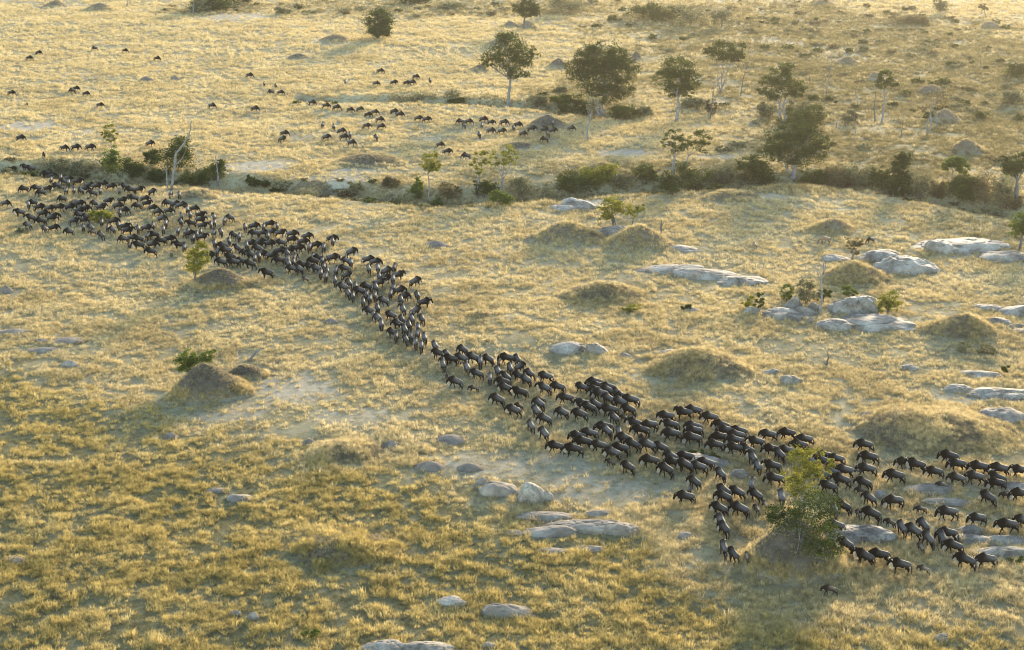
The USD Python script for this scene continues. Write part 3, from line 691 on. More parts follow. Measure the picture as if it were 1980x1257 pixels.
PLANT_N = [0]
def plant(name, label, cat_, base, blobs_px, leaf='olive', fork=None, trunk=0.2, bark=None, stems=1, density=1.0, size=None, fill=0.5, base2=None, twigs=4, group=None, crown='crown', lean=0.0, mounds=True, per=34, clump=0.20):
    """base: pixel of the foot; blobs_px: crown lumps (column, row, half width, half height, depth offset in half widths) as they appear from the camera;
    fork: pixel where the trunk divides."""
    PLANT_N[0] += 1
    rng = np.random.default_rng(1000 + PLANT_N[0])
    x, y, z = ground_at(base[0], base[1], mounds)
    s = FPX / depth_of(x, y, z)
    el = math.atan((base[1] - HORIZON) / FPX)
    ce = math.cos(el)
    t = thing(name, label, cat_, (x, y, z), group=group)
    loc = lambda u, v, dy=0.0: np.array([(u - base[0]) / s, dy, (base[1] - v) / s / ce])
    blobs_, tips = [], []
    for q in blobs_px:
        u, v, ru, rv = q[:4]
        k = q[4] if len(q) > 4 else rng.uniform(-0.35, 0.35)
        c = loc(u, v, k * ru / s)
        c[2] += k * ru / s * math.tan(el) * 0.0
        kk = 1.15 if name == 'shrub' else 1.04
        rz_ = max(kk * rv / s / ce * 0.98, 0.12)
        blobs_.append((c, (kk * ru / s, ru / s * 0.85, rz_)))
        tips.append(c)
    if fork is not None:
        f = loc(*fork)
        ms = []
        for k in range(stems):
            b0 = np.array([rng.normal(0, trunk * 1.2) if k else 0, rng.normal(0, trunk) if k else 0, -0.3])
            fk = f + (rng.normal(0, trunk * 2.2, 3) * [1, 1, 0.3] if k else 0)
            ms.append(limb(b0, fk, trunk * (1.5 if stems == 1 else 1.0), trunk * 0.8, rng, 0.05, 7, 8))
            mine = tips[k::stems]
            for c, (bc, br) in [(a, bb) for a, bb in zip(tips[k::stems], blobs_[k::stems])]:
                ms.append(limb(fk, c, trunk * 0.6, trunk * 0.16, rng, 0.08, 6, 5))
                for _ in range(twigs):
                    d = rng.normal(0, 1, 3); d /= np.linalg.norm(d)
                    st = fk + (c - fk) * rng.uniform(0.45, 0.95)
                    ms.append(limb(st, c + d * np.array(br) * 0.85, trunk * 0.2, trunk * 0.05, rng, 0.1, 4, 4))
        part(t, 'trunk' if trunk > 0.09 else 'stem', cat(ms), bark or M_BARK, True)
    if leaf:
        sz = size or min(0.26, max(0.12, 2.0 / s))
        part(t, crown, leaf_cloud(blobs_, density, sz, rng, fill, clump=clump, per=per), LEAF[leaf])
    return t

def dead(name, label, paths, mat=None, r=0.16, cat_='dead tree', n_twig=0):
    """paths: polylines of pixels, first one is the trunk from its foot; each with a start radius"""
    PLANT_N[0] += 1
    rng = np.random.default_rng(5000 + PLANT_N[0])
    u0, v0 = paths[0][0][0]
    x, y, z = ground_at(u0, v0, True)
    s = FPX / depth_of(x, y, z); ce = math.cos(math.atan((v0 - HORIZON) / FPX))
    t = thing(name, label, cat_, (x, y, z))
    for i, (pp, rr) in enumerate(paths):
        k = rng.normal(0, 0.25)
        pts = np.array([[(u - u0) / s, (0 if i == 0 else k) * j / max(1, len(pp) - 1) * abs(v0 - v) / s * 0.3, (v0 - v) / s / ce] for j, (u, v) in enumerate(pp)])
        if i == 0:
            pts[0, 2] -= 0.3
        tt = np.linspace(0, len(pts) - 1, len(pts) * 3)
        sm = np.stack([np.interp(tt, np.arange(len(pts)), pts[:, c]) for c in range(3)], 1)
        sm[1:-1] += rng.normal(0, rr * 0.25, sm[1:-1].shape)
        ms = [tube(sm, np.linspace(rr, rr * 0.3, len(sm)), 7)]
        for _ in range(n_twig):
            q = sm[rng.integers(len(sm) // 2, len(sm))]
            d = rng.normal(0, 1, 3); d[2] = abs(d[2]) * 0.8; d /= np.linalg.norm(d)
            ms.append(limb(q, q + d * rng.uniform(0.6, 1.6), rr * 0.35, 0.02, rng, 0.1, 4, 4))
        part(t, 'trunk' if i == 0 else 'branch', cat(ms), mat or M_DEAD, True)
    return t

# trees
plant('tree', 'tall slender tree with an open rounded crown and long bare pale trunk', 'tree', (983, 203), [(985, 85, 30, 22), (958, 105, 22, 18), (1015, 108, 22, 18), (985, 118, 34, 22), (945, 118, 12, 10), (1030, 100, 10, 10), (1003, 140, 22, 10), (975, 72, 18, 10)], 'olive', (987, 148), 0.28, M_DEAD, density=0.85, fill=0.35)
plant('tree', 'wide dense dark tree with a clump of trunks, largest crown of the upper middle', 'tree', (1163, 226), [(1160, 118, 40, 30), (1120, 138, 32, 22), (1200, 140, 36, 24), (1160, 150, 46, 34), (1135, 108, 24, 18), (1190, 112, 26, 18), (1205, 170, 22, 18), (1170, 180, 30, 22), (1150, 100, 18, 12)], 'dark', (1164, 190), 0.34, M_BARK, stems=4, density=0.85)
plant('tree', 'round-crowned tree with a single dark trunk right of the wide dense tree', 'tree', (1307, 236), [(1308, 130, 30, 18), (1285, 150, 22, 16), (1332, 155, 20, 18), (1308, 158, 30, 24), (1300, 175, 22, 14), (1325, 178, 18, 10)], 'olive', (1308, 185), 0.24, M_BARK, density=0.95)
plant('tree', 'vase-shaped tree of several fanned pale stems with a flat crown', 'tree', (1393, 181), [(1395, 95, 24, 14), (1372, 102, 14, 10), (1418, 104, 16, 14), (1398, 108, 26, 12), (1428, 112, 8, 10)], 'olive', (1394, 158), 0.18, M_BARK, stems=3, density=1.0)
plant('tree', 'forked tree with three cloud-like olive clumps, beside a grey-green thicket', 'tree', (1514, 239), [(1508, 138, 24, 12), (1482, 162, 20, 14), (1535, 168, 20, 16), (1508, 160, 26, 18), (1478, 178, 14, 10), (1500, 185, 20, 10), (1540, 182, 12, 10)], 'olive', (1512, 205), 0.26, M_BARK, stems=2, density=0.95)
plant('tree', 'small-crowned tree beside a leafless second trunk on the right slope', 'tree', (1704, 238), [(1706, 148, 14, 10), (1690, 156, 10, 8), (1720, 160, 12, 8), (1708, 165, 18, 10)], 'olive', (1707, 185), 0.16, M_BARK, density=1.0)
dead('dead_tree', 'leafless twin trunk standing just left of the small-crowned tree', [([(1692, 236), (1689, 210), (1690, 168)], 0.16)], M_DARKWOOD)
plant('tree', 'almost bare twiggy tree with pale crooked branches on the right slope', 'tree', (1792, 260), [(1800, 195, 26, 16), (1780, 205, 16, 12), (1810, 180, 18, 10)], 'brown', (1795, 222), 0.16, M_DEAD, stems=2, density=0.22, twigs=9)
plant('tree', 'small dark tree with a rounded top at the upper edge, centre', 'tree', (1012, 58), [(1018, 12, 20, 12), (1005, 18, 14, 10), (1032, 20, 12, 10), (1018, 24, 22, 10)], 'dark', (1014, 36), 0.28, M_DARKWOOD, density=1.1)
plant('tree', 'round dark bushy tree standing alone in the upper middle grass', 'tree', (733, 75), [(733, 45, 24, 24), (720, 52, 14, 16), (748, 52, 13, 18), (735, 32, 16, 10), (732, 60, 22, 12)], 'dark', (733, 62), 0.3, M_DARKWOOD, stems=2, density=1.2)
plant('tree', 'large dark spreading tree rising from the gully thicket on the right', 'tree', (1530, 352), [(1530, 262, 36, 20), (1500, 285, 28, 24), (1565, 280, 30, 20), (1535, 285, 44, 26), (1580, 298, 22, 16), (1490, 305, 22, 16), (1540, 312, 40, 16), (1518, 252, 24, 12)], 'dark', (1532, 325), 0.3, M_BARK, stems=4, density=0.72)
plant('tree', 'narrow column-shaped dark tree at the gully, left of the umbrella tree', 'tree', (1740, 366), [(1742, 290, 14, 14), (1735, 310, 15, 16), (1740, 330, 17, 18), (1742, 350, 20, 16)], 'dark', (1740, 345), 0.2, M_DARKWOOD, density=2.2, fill=0.1)
plant('tree', 'umbrella-shaped yellow-green tree on a thin white trunk at the gully', 'tree', (1834, 381), [(1838, 316, 20, 9), (1856, 324, 13, 9), (1825, 322, 9, 8), (1845, 312, 14, 6)], 'fresh', (1838, 332), 0.10, M_DEAD, density=2.6, fill=0.1)
plant('tree', 'dark tree cut by the right edge, rising above the gully thicket', 'tree', (1968, 400), [(1945, 318, 18, 14), (1972, 312, 14, 22), (1960, 330, 24, 14), (1985, 300, 14, 18), (1930, 308, 10, 6)], 'dark', (1962, 350), 0.22, M_DARKWOOD, stems=2, density=1.0)
plant('tree', 'bright green bush-like tree at the right edge beside the long whitish outcrop', 'tree', (1972, 482), [(1972, 430, 20, 22), (1960, 445, 12, 18), (1985, 440, 14, 24), (1972, 418, 12, 12)], 'fresh', (1974, 458), 0.16, M_DARKWOOD, density=1.2)
plant('tree', 'slim tree with a glowing yellow-green ball of leaves on the near gully bank', 'tree', (827, 395), [(834, 305, 14, 10), (828, 318, 13, 11), (842, 320, 12, 11), (834, 325, 16, 8)], 'yellow', (829, 338), 0.10, M_DEAD, density=1.1)
plant('tree', 'thin yellowish tree left of the broader golden one at the gully', 'tree', (923, 384), [(928, 298, 11, 9), (922, 318, 11, 9), (933, 315, 10, 10), (926, 332, 9, 8)], 'yellow', (924, 350), 0.10, M_DEAD, stems=2, density=0.65)
plant('tree', 'sparse golden tree with spreading bare limbs at the gully', 'tree', (974, 380), [(978, 292, 18, 10), (962, 302, 14, 10), (992, 305, 14, 12), (975, 312, 20, 10), (955, 318, 10, 7)], 'yellow', (973, 348), 0.13, M_BARK, stems=2, density=0.5, twigs=7)
plant('tree', 'sparse pale-stemmed tree at the gully left of the large dark tree', 'tree', (1305, 342), [(1302, 262, 18, 10), (1290, 275, 14, 10), (1318, 275, 14, 12), (1303, 285, 18, 12)], 'olive', (1304, 305), 0.13, M_BARK, stems=2, density=0.55, twigs=6)
plant('tree', 'leggy tree behind the sparse pale-stemmed one, leaning right', 'tree', (1325, 332), [(1348, 262, 18, 12), (1340, 285, 24, 14), (1360, 278, 10, 12)], 'olive', (1330, 302), 0.12, M_BARK, density=0.6, twigs=6)
plant('tree', 'bare pale forked young tree in front of the wide dense tree', 'tree', (1139, 273), [(1145, 190, 13, 14), (1138, 205, 10, 10), (1152, 200, 8, 12)], 'grey', (1141, 228), 0.17, M_DEAD, stems=1, density=0.18, twigs=10)
plant('tree', 'small golden see-through tree on the far side of the left gully', 'tree', (217, 296), [(213, 250, 12, 10), (205, 258, 7, 7), (222, 260, 8, 9), (214, 268, 10, 6)], 'yellow', (216, 278), 0.08, M_BARK, density=0.35, twigs=8)
plant('tree', 'spreading yellow-green tree behind the white rock, left one of two', 'tree', (1186, 437), [(1180, 392, 22, 11), (1165, 400, 14, 10), (1200, 400, 16, 12), (1182, 412, 24, 10), (1168, 422, 12, 6)], 'yellow', (1186, 422), 0.12, M_DARKWOOD, stems=3, density=0.75, twigs=5)
plant('tree', 'smaller spindly tree behind the white rock, right one of two', 'tree', (1219, 446), [(1226, 405, 16, 8), (1218, 412, 12, 7), (1238, 402, 8, 6)], 'yellow', (1224, 424), 0.09, M_DARKWOOD, density=0.5, twigs=6)
plant('tree', 'small leaning orange-tinged tree at the top right', 'tree', (1908, 33), [(1896, 12, 10, 5), (1904, 15, 6, 5)], 'brown', (1902, 20), 0.10, M_DARKWOOD, density=1.0)
plant('tree', 'little grey tree at the top edge left of the small round-topped tree', 'tree', (959, 24), [(960, 2, 10, 8), (956, 8, 7, 6), (965, 8, 6, 5)], 'grey', (959, 13), 0.14, M_BARK, density=0.5)
# the leafy tree on the right foreground mound
t = plant('tree', 'leafy yellow-green tree growing from the tall dark mound in the right foreground', 'tree', (1543, 1040), [
    (1548, 888, 30, 16, 0.2), (1565, 912, 26, 18, 0), (1528, 918, 24, 14, -0.2), (1545, 945, 32, 16, 0.1), (1592, 905, 14, 12, 0.0), (1530, 880, 14, 8, 0.0)], 'yellow', (1545, 965), 0.08, M_BARK, stems=3, density=0.8, size=0.11, fill=0.1, twigs=8)
plant('shrub', 'wide dark green shrub draped over the tall mound beneath the leafy tree', 'shrub', (1552, 1060), [
    (1560, 985, 50, 22, 0), (1510, 998, 34, 14, -0.3), (1598, 990, 26, 22, 0), (1550, 1010, 54, 20, -0.3), (1590, 1030, 30, 26, -0.4), (1575, 1050, 34, 26, -0.8), (1600, 1062, 20, 22, -0.6), (1490, 1000, 20, 8, 0), (1485, 1008, 14, 8, 0)], 'olive', (1552, 1030), 0.08, M_DARKWOOD, stems=4, density=0.38, size=0.11, fill=0.3, twigs=6, crown='foliage')
dead('dead_branch', 'pale bare forked branch hanging down the tall mound below the shrub', [([(1540, 1094), (1544, 1055), (1541, 1022), (1546, 985)], 0.035), ([(1541, 1040), (1532, 1058), (1525, 1068)], 0.025)], M_BARK, cat_='branch')
# mound-top shrubs
plant('shrub', 'upright green bush sprouting from the left shoulder of the big mound', 'shrub', (378, 544), [(388, 485, 15, 14), (378, 500, 16, 16), (392, 502, 12, 16), (377, 520, 12, 14), (398, 478, 8, 8)], 'yellow', (378, 528), 0.08, M_DARKWOOD, stems=3, density=1.0, crown='foliage')
plant('shrub', 'shrub with two leafy heads on the steep mound in the left foreground', 'shrub', (364, 742), [(368, 692, 20, 12), (357, 702, 15, 12), (366, 712, 20, 10), (402, 690, 16, 9), (398, 702, 15, 8), (380, 690, 14, 8)], 'fresh', (366, 722), 0.09, M_DARKWOOD, stems=3, density=1.1, crown='foliage')
plant('shrub', 'fan-shaped bare-stemmed shrub on top of a mound behind the outcrop', 'shrub', (1646, 512), [(1651, 468, 14, 8), (1643, 476, 8, 10), (1656, 478, 9, 11), (1649, 488, 8, 10)], 'brown', (1647, 498), 0.07, M_DARKWOOD, stems=4, density=0.9, crown='foliage', twigs=7)
plant('shrub', 'feathery light green shrub behind the dead trunk on the outcrop', 'shrub', (1558, 588), [(1556, 548, 14, 12), (1548, 560, 12, 12), (1566, 562, 12, 12), (1560, 572, 18, 10)], 'grey', (1558, 578), 0.06, M_DARKWOOD, stems=3, density=0.9, crown='foliage')
plant('shrub', 'dark green shrub at the left back of the shrubby outcrop', 'shrub', (1521, 582), [(1521, 563, 11, 10), (1518, 572, 10, 8), (1527, 571, 7, 8)], 'fresh', (1521, 576), 0.06, M_DARKWOOD, stems=2, density=1.1, crown='foliage')
plant('shrub', 'round bright green shrub in the middle of the shrubby outcrop', 'shrub', (1641, 580), [(1640, 560, 11, 10), (1636, 568, 9, 8), (1648, 570, 7, 8)], 'fresh', (1641, 574), 0.06, M_DARKWOOD, stems=2, density=1.1, crown='foliage')
plant('shrub', 'bushy olive shrub at the right end of the shrubby outcrop', 'shrub', (1717, 608), [(1718, 576, 16, 14), (1710, 590, 13, 12), (1726, 590, 13, 13)], 'yellow', (1717, 598), 0.06, M_DARKWOOD, stems=4, density=1.0, crown='foliage')
plant('shrub', 'grassy light green shrub at the left end of the shrubby outcrop', 'shrub', (1448, 598), [(1448, 582, 10, 13), (1444, 588, 7, 8)], 'yellow', (1448, 592), 0.05, M_DARKWOOD, stems=2, density=1.0, crown='foliage')
plant('shrub', 'slim dark shrub beside the grassy one at the left end of the outcrop', 'shrub', (1467, 603), [(1469, 578, 7, 11), (1464, 588, 6, 8), (1473, 584, 5, 7)], 'olive', (1467, 594), 0.05, M_DARKWOOD, stems=2, density=1.0, crown='foliage')
plant('shrub', 'leafy tuft at the foot of the dead trunk on the outcrop', 'shrub', (1592, 586), [(1594, 565, 10, 10), (1604, 570, 6, 8), (1584, 572, 8, 9)], 'olive', (1592, 578), 0.05, M_DARKWOOD, stems=2, density=1.0, crown='foliage')
plant('shrub', 'glowing yellow-green bush in the thick of the herd', 'shrub', (195, 430), [(184, 415, 13, 8), (205, 416, 14, 8), (195, 421, 18, 7), (215, 421, 8, 6)], 'yellow', (195, 426), 0.06, M_DARKWOOD, stems=3, density=1.3, crown='foliage')
plant('shrub', 'low green bush at the left edge of the herd', 'shrub', (45, 452), [(45, 446, 12, 6), (34, 444, 7, 5)], 'grey', (45, 449), 0.05, M_DARKWOOD, stems=2, density=1.0, crown='foliage')
plant('shrub', 'dark low bush beside a little pale stone below the lone mound', 'shrub', (1324, 602), [(1322, 595, 12, 6), (1333, 594, 8, 5)], 'dark', (1324, 599), 0.05, M_DARKWOOD, stems=2, density=1.2, crown='foliage')
plant('shrub', 'pale yellow-green low bush at the right foot of the lone mound', 'shrub', (1222, 603), [(1222, 594, 14, 8), (1212, 598, 10, 6)], 'yellow', (1222, 599), 0.05, M_DARKWOOD, stems=2, density=0.7, crown='foliage')
plant('shrub', 'bright green leafy plant near the bottom edge', 'plant', (602, 1232), [(600, 1226, 12, 5), (610, 1222, 6, 8)], 'fresh', (602, 1229), 0.03, M_DARKWOOD, stems=2, density=1.3, size=0.10, crown='foliage')
plant('shrub', 'round yellowish shrub below the grassy mound on the right, left one', 'shrub', (1862, 682), [(1862, 672, 14, 9)], 'grey', (1862, 678), 0.05, M_DARKWOOD, stems=2, density=1.0, crown='foliage')
plant('shrub', 'round yellowish shrub below the grassy mound on the right, right one', 'shrub', (1908, 682), [(1905, 674, 18, 9)], 'grey', (1908, 678), 0.05, M_DARKWOOD, stems=2, density=1.0, crown='foliage')
plant('shrub', 'little upright green shrub at the right edge above the long whaleback', 'shrub', (1942, 731), [(1942, 718, 7, 11)], 'olive', (1942, 727), 0.04, M_DARKWOOD, stems=2, density=1.1, crown='foliage')
plant('shrub', 'green cushion of plants on the rock amid the herd', 'shrub', (1362, 886), [(1352, 880, 18, 6), (1372, 886, 22, 6), (1340, 876, 10, 4)], 'olive', (1362, 884), 0.03, M_DARKWOOD, stems=2, density=1.2, crown='foliage')
plant('shrub', 'round green shrub near the right edge below the flat slabs', 'shrub', (1960, 1089), [(1960, 1082, 14, 7)], 'olive', (1960, 1086), 0.03, M_DARKWOOD, stems=2, density=1.0, crown='foliage')
# the left gully thicket
for (u, v, ru, rv, leaf, lab) in [
    (297, 325, 14, 16, 'dark', 'dark upright bush in the left gully, right of the golden tree'),
    (252, 345, 28, 18, 'olive', 'broad olive bush in the middle of the left gully'),
    (345, 332, 34, 24, 'dark', 'tall dark bush behind the leaning dead tree'),
    (372, 358, 30, 12, 'olive', 'low bush right of the foot of the leaning dead tree'),
    (216, 335, 14, 20, 'fresh', 'green bush under the small golden tree'),
    (412, 348, 22, 24, 'olive', 'bush around the pale stump at the right end of the left gully'),
    (158, 342, 30, 14, 'grey', 'greyish scrub on the left gully bank'),
    (110, 332, 28, 10, 'grey', 'low greyish scrub at the far left of the gully'),
    (300, 352, 22, 12, 'dark', 'dark low bush left of the leaning dead tree'),
    (490, 360, 10, 8, 'dark', 'small round dark bush right of the left gully thicket'),
    (515, 366, 5, 4, 'dark', 'tiny dark bush on the near bank below the sandy track'),
    (806, 388, 14, 20, 'fresh', 'bright green bush beside the slim yellow-green ball tree'),
    (845, 398, 8, 8, 'fresh', 'small green bush at the foot of the slim ball tree'),
    (936, 384, 20, 18, 'dark', 'dark green bush between the two golden gully trees'),
    (965, 400, 20, 10, 'fresh', 'light green bush in front of the golden gully trees'),
    (1010, 385, 26, 16, 'grey', 'grey-green thicket bush right of the golden gully trees'),
    (1045, 398, 22, 16, 'grey', 'greyish bush left of the terraced pale bank rocks'),
    (690, 378, 14, 12, 'grey', 'greyish bush in the gully below the dark flat-topped mound'),
    (758, 366, 16, 10, 'brown', 'brown scrub in the gully left of the slim ball tree'),
    (870, 380, 18, 12, 'brown', 'brown scrub between the slim ball tree and the thin yellowish tree'),
    (1115, 372, 34, 20, 'olive', 'olive thicket bush above the terraced pale bank rocks'),
    (1160, 366, 28, 16, 'yellow', 'yellowish bush in the gully below the bushy dry mound'),
    (1205, 372, 24, 14, 'grey', 'grey-green bush in the gully behind the yellow-green twin trees'),
    (1248, 370, 26, 20, 'olive', 'olive bush in the gully right of the bushy dry mound'),
    (1295, 372, 26, 20, 'dark', 'dark bush in the gully under the sparse pale-stemmed tree'),
    (1345, 366, 28, 24, 'olive', 'dense olive bush in the gully right of the sparse pale-stemmed tree'),
    (1395, 362, 28, 22, 'grey', 'grey-green bush in the gully above the low grassy mound'),
    (1440, 358, 28, 20, 'olive', 'rounded olive bush in the gully left of the large dark tree'),
    (1480, 358, 24, 22, 'dark', 'dark bush at the left foot of the large dark tree'),
    (1575, 360, 32, 20, 'olive', 'olive bush at the right foot of the large dark tree'),
    (1620, 362, 28, 18, 'brown', 'brownish bush in the gully right of the large dark tree'),
    (1662, 362, 28, 22, 'grey', 'grey-green bush above the low dry gully mound'),
    (1705, 368, 22, 20, 'olive', 'olive bush left of the column-shaped tree'),
    (1772, 376, 24, 22, 'grey', 'grey-green bush right of the column-shaped tree'),
    (1812, 384, 22, 20, 'brown', 'brown bush at the left of the umbrella tree trunk'),
    (1862, 392, 34, 30, 'olive', 'tall olive thicket bush right of the umbrella tree trunk'),
    (1905, 396, 30, 32, 'brown', 'brown thicket bush between the umbrella tree and the right edge'),
    (1945, 404, 26, 28, 'grey', 'grey-green bush at the right edge of the gully thicket'),
    (1105, 220, 24, 14, 'olive', 'olive bush at the left foot of the wide dense tree'),
    (1135, 222, 18, 14, 'dark', 'dark bush under the left side of the wide dense tree'),
    (1045, 210, 20, 9, 'grey', 'grey-green scrub along the far gully right of the tall slender tree'),
    (1078, 204, 12, 9, 'fresh', 'small green bush along the far gully left of the wide dense tree'),
    (1210, 230, 26, 13, 'olive', 'olive bush at the right foot of the wide dense tree'),
    (1245, 226, 18, 8, 'grey', 'grey scrub between the wide dense tree and the round-crowned tree'),
    (1560, 248, 34, 18, 'olive', 'broad thicket bush right of the forked tree'),
    (1540, 235, 22, 14, 'grey', 'grey-green bush behind the forked tree trunk'),
    (1480, 228, 20, 10, 'grey', 'grey-green bush left of the forked tree trunk'),
    (1376, 226, 9, 14, 'brown', 'brown scrub around the dark snag left of the forked tree'),
    (1640, 244, 16, 12, 'grey', 'pale grey-green bush among bare stakes on the right slope'),
    (1335, 210, 24, 10, 'grey', 'grey scrub behind the round-crowned tree'),
    (415, 20, 38, 16, 'dark', 'dark thicket at the top edge left of centre'),
    (465, 10, 24, 12, 'olive', 'olive thicket at the top edge right of the dark one'),
    (390, 26, 22, 10, 'grey', 'greyish scrub at the left end of the top edge thicket'),
    (800, 10, 36, 10, 'dark', 'dark thicket at the top edge above the round dark tree'),
    (870, 20, 34, 9, 'grey', 'grey-green thicket at the top edge right of the dark one'),
    (1085, 28, 32, 18, 'grey', 'grey thicket right of the small round-topped tree'),
    (1245, 36, 32, 16, 'olive', 'olive thicket in the upper right, left half'),
    (1290, 44, 36, 18, 'dark', 'dark thicket in the upper right, middle'),
    (1335, 52, 28, 15, 'grey', 'grey-green thicket in the upper right, right half'),
    (1395, 56, 24, 12, 'grey', 'faint grey scrub right of the upper right thicket'),
    (1760, 48, 34, 8, 'brown', 'long low brown thicket in the upper right'),
    (1818, 28, 13, 10, 'grey', 'pale round bush above the long low brown thicket'),
    (1965, 150, 24, 14, 'olive', 'rounded bush at the right edge, upper one'),
    (1960, 200, 30, 14, 'grey', 'wide pale bush at the right edge, lower one'),
    (1958, 340, 18, 10, 'olive', 'green bush under the dark tree at the right edge'),
    (1955, 415, 18, 14, 'brown', 'brown bush below the dark tree at the right edge'),
    (1915, 420, 14, 8, 'grey', 'low greyish bush on the gully bank at the right'),
    (1600, 346, 18, 14, 'grey', 'greyish bush tucked behind the large dark tree'),
    (1125, 140, 12, 4, 'olive', 'flat green scrub left of the wide dense tree crown'),
    (1088, 180, 12, 6, 'grey', 'low grey-green bush left of the wide dense tree trunk'),
    (545, 30, 16, 6, 'grey', 'pale scrub at the top edge right of the bare patch'),
    (800, 200, 40, 8, 'grey', 'low grey-green scrub along the far gully'),
    (880, 200, 16, 5, 'dark', 'dark scrub in the far gully'),
]:
    n = R.randint(5, 8)
    ru, rv = ru * R.uniform(0.8, 1.2), rv * R.uniform(0.9, 1.7)
    v = v + R.uniform(-13, 4) * (1 if 300 < v < 420 and u > 1000 else 0.3)
    bl = [(u + R.uniform(-.8, .8) * ru, v - rv * R.uniform(0.55, 1.35), ru * R.uniform(.3, .6), rv * R.uniform(.35, .7), R.uniform(-1, 1)) for _ in range(n)] + [(u, v - rv * 0.6, ru * 1.05, rv * 0.6, 0)]
    plant('bush', lab, 'bush', (u, v), bl, leaf, (u, v - rv * 0.5), 0.07, M_DARKWOOD, stems=3, density=R.uniform(0.35, 0.7), twigs=6, crown='foliage', fill=0.3, clump=0.30)

# knee-high scrub dotted over the slope and the gully banks
rs = np.random.default_rng(31)
pi = UsdGeom.PointInstancer.Define(stage, '/World/low_scrub')
rel = []
for i, lf in enumerate(('grey', 'olive', 'brown', 'grey', 'dark')):
    q = '/World/low_scrub/foliage' + (f'_{i:03d}' if i else '')
    usdkit.mesh(stage, q, leaf_cloud([((0, 0, .35), (.7, .7, .45)), ((.5, .2, .25), (.5, .5, .35)), ((-.4, .3, .3), (.45, .5, .4))], 0.5, 0.16, rs, 0.2), LEAF[lf])
    rel.append(Sdf.Path(q))
sx, sy = rs.uniform(-190, 230, 26000), rs.uniform(215, 600, 26000)
zz = zones(sx, sy)[3]
gd = np.minimum(*[seg_dist(sx, sy, g[0]) for g in GULLY])
ok = (np.abs(sx) < sy * 0.345 + 8) & ((zz * 0.13 * (fbm(sx, sy, 18, 2, 81) > 0.5) > rs.uniform(0, 1, len(sx))) | ((gd < 7) & (fbm(sx, sy, 14, 2, 85) > 0.5) & (rs.uniform(0, 1, len(sx)) < 0.22)))
sx, sy = sx[ok], sy[ok]
pi.CreatePrototypesRel().SetTargets(rel)
pi.CreateProtoIndicesAttr(Vt.IntArray.FromNumpy(rs.integers(0, 5, len(sx)).astype(np.int32)))
pi.CreatePositionsAttr(Vt.Vec3fArray.FromNumpy(np.stack([sx, sy, top(sx, sy)], 1).astype(np.float32)))
ss = rs.uniform(0.6, 1.9, len(sx))
pi.CreateScalesAttr(Vt.Vec3fArray.FromNumpy(np.stack([ss, ss, ss * rs.uniform(.6, 1.1, len(sx))], 1).astype(np.float32)))
aa = rs.uniform(0, np.pi, len(sx)); qh = np.zeros((len(sx), 4), np.float16); qh[:, 2] = np.sin(aa); qh[:, 3] = np.cos(aa)
pi.CreateOrientationsAttr(Vt.QuathArray.FromNumpy(qh))
tag(pi.GetPrim(), 'low indistinct scrub scattered over the far slope and along the gully', 'scrub', kind='stuff')
print('scrub', len(sx))

# dead trees, stakes, logs
dead('dead_tree', 'leaning pale dead tree with a long curved top, at the left gully', [([(330, 366), (338, 335), (345, 296), (362, 280), (372, 262), (379, 236)], 0.24), ([(340, 322), (355, 308), (362, 296)], 0.09), ([(325, 366), (324, 340), (326, 322)], 0.14)], n_twig=1)
dead('dead_tree', 'short pale stump-like trunk right of the leaning dead tree', [([(421, 361), (423, 335), (420, 302)], 0.2), ([(422, 318), (412, 306)], 0.1)])
dead('dead_tree', 'thin dead tree right of the vase-shaped tree', [([(1432, 185), (1436, 150), (1447, 112)], 0.12), ([(1438, 140), (1432, 118)], 0.05)], M_DARKWOOD, n_twig=3)
dead('dead_tree', 'bent pale dead tree on the right slope', [([(1597, 180), (1602, 150), (1605, 118), (1600, 108)], 0.14), ([(1604, 122), (1614, 112)], 0.06)], n_twig=2)
dead('dead_tree', 'dark branching snag left of the forked tree', [([(1373, 232), (1376, 200), (1378, 162)], 0.13), ([(1375, 205), (1388, 180)], 0.06), ([(1374, 210), (1366, 185)], 0.05)], M_DARKWOOD, n_twig=3)
dead('dead_tree', 'thin pale dead stem at the top edge, left of the small grey tree', [([(786, 26), (790, 5), (788, -8)], 0.12)], n_twig=1)
dead('dead_tree', 'thin bare stem at the top edge right of the round-topped tree', [([(1139, 12), (1140, -6)], 0.15)])
dead('dead_tree', 'bare stem at the top edge above the upper right thicket', [([(1254, 12), (1253, -8)], 0.18)])
dead('dead_tree', 'grey trunk at the top edge left of the dark thicket', [([(245, 14), (248, -6)], 0.28)])
dead('dead_tree', 'short pale trunk in front of the dark top edge thicket', [([(374, 28), (375, 6)], 0.25)])
dead('dead_tree', 'lichen-grey dead trunk standing on the shrubby outcrop', [([(1583, 608), (1587, 575), (1584, 545), (1587, 520), (1583, 498)], 0.15), ([(1586, 548), (1576, 530), (1578, 515)], 0.06), ([(1586, 535), (1592, 515)], 0.05)], M_BARK, n_twig=6)
dead('dead_tree', 'dark stump with withered leaves on the right shoulder of the grassy mound', [([(1276, 456), (1278, 440), (1277, 424)], 0.2), ([(1277, 440), (1283, 428)], 0.1)], M_DARKWOOD)
dead('wooden_stake', 'dark splintered stake standing alone in the grass right of centre', [([(1597, 708), (1600, 692), (1599, 676)], 0.14), ([(1597, 706), (1592, 700)], 0.08)], M_DARKWOOD, cat_='stump')
dead('wooden_stake', 'short dark stake in the upper right grass near the bent dead tree', [([(1566, 160), (1564, 146)], 0.16)], M_DARKWOOD, cat_='stump')
dead('wooden_stake', 'leaning bare stem left of the pale bush among the stakes', [([(1616, 248), (1618, 232), (1622, 220)], 0.10)], cat_='stump')
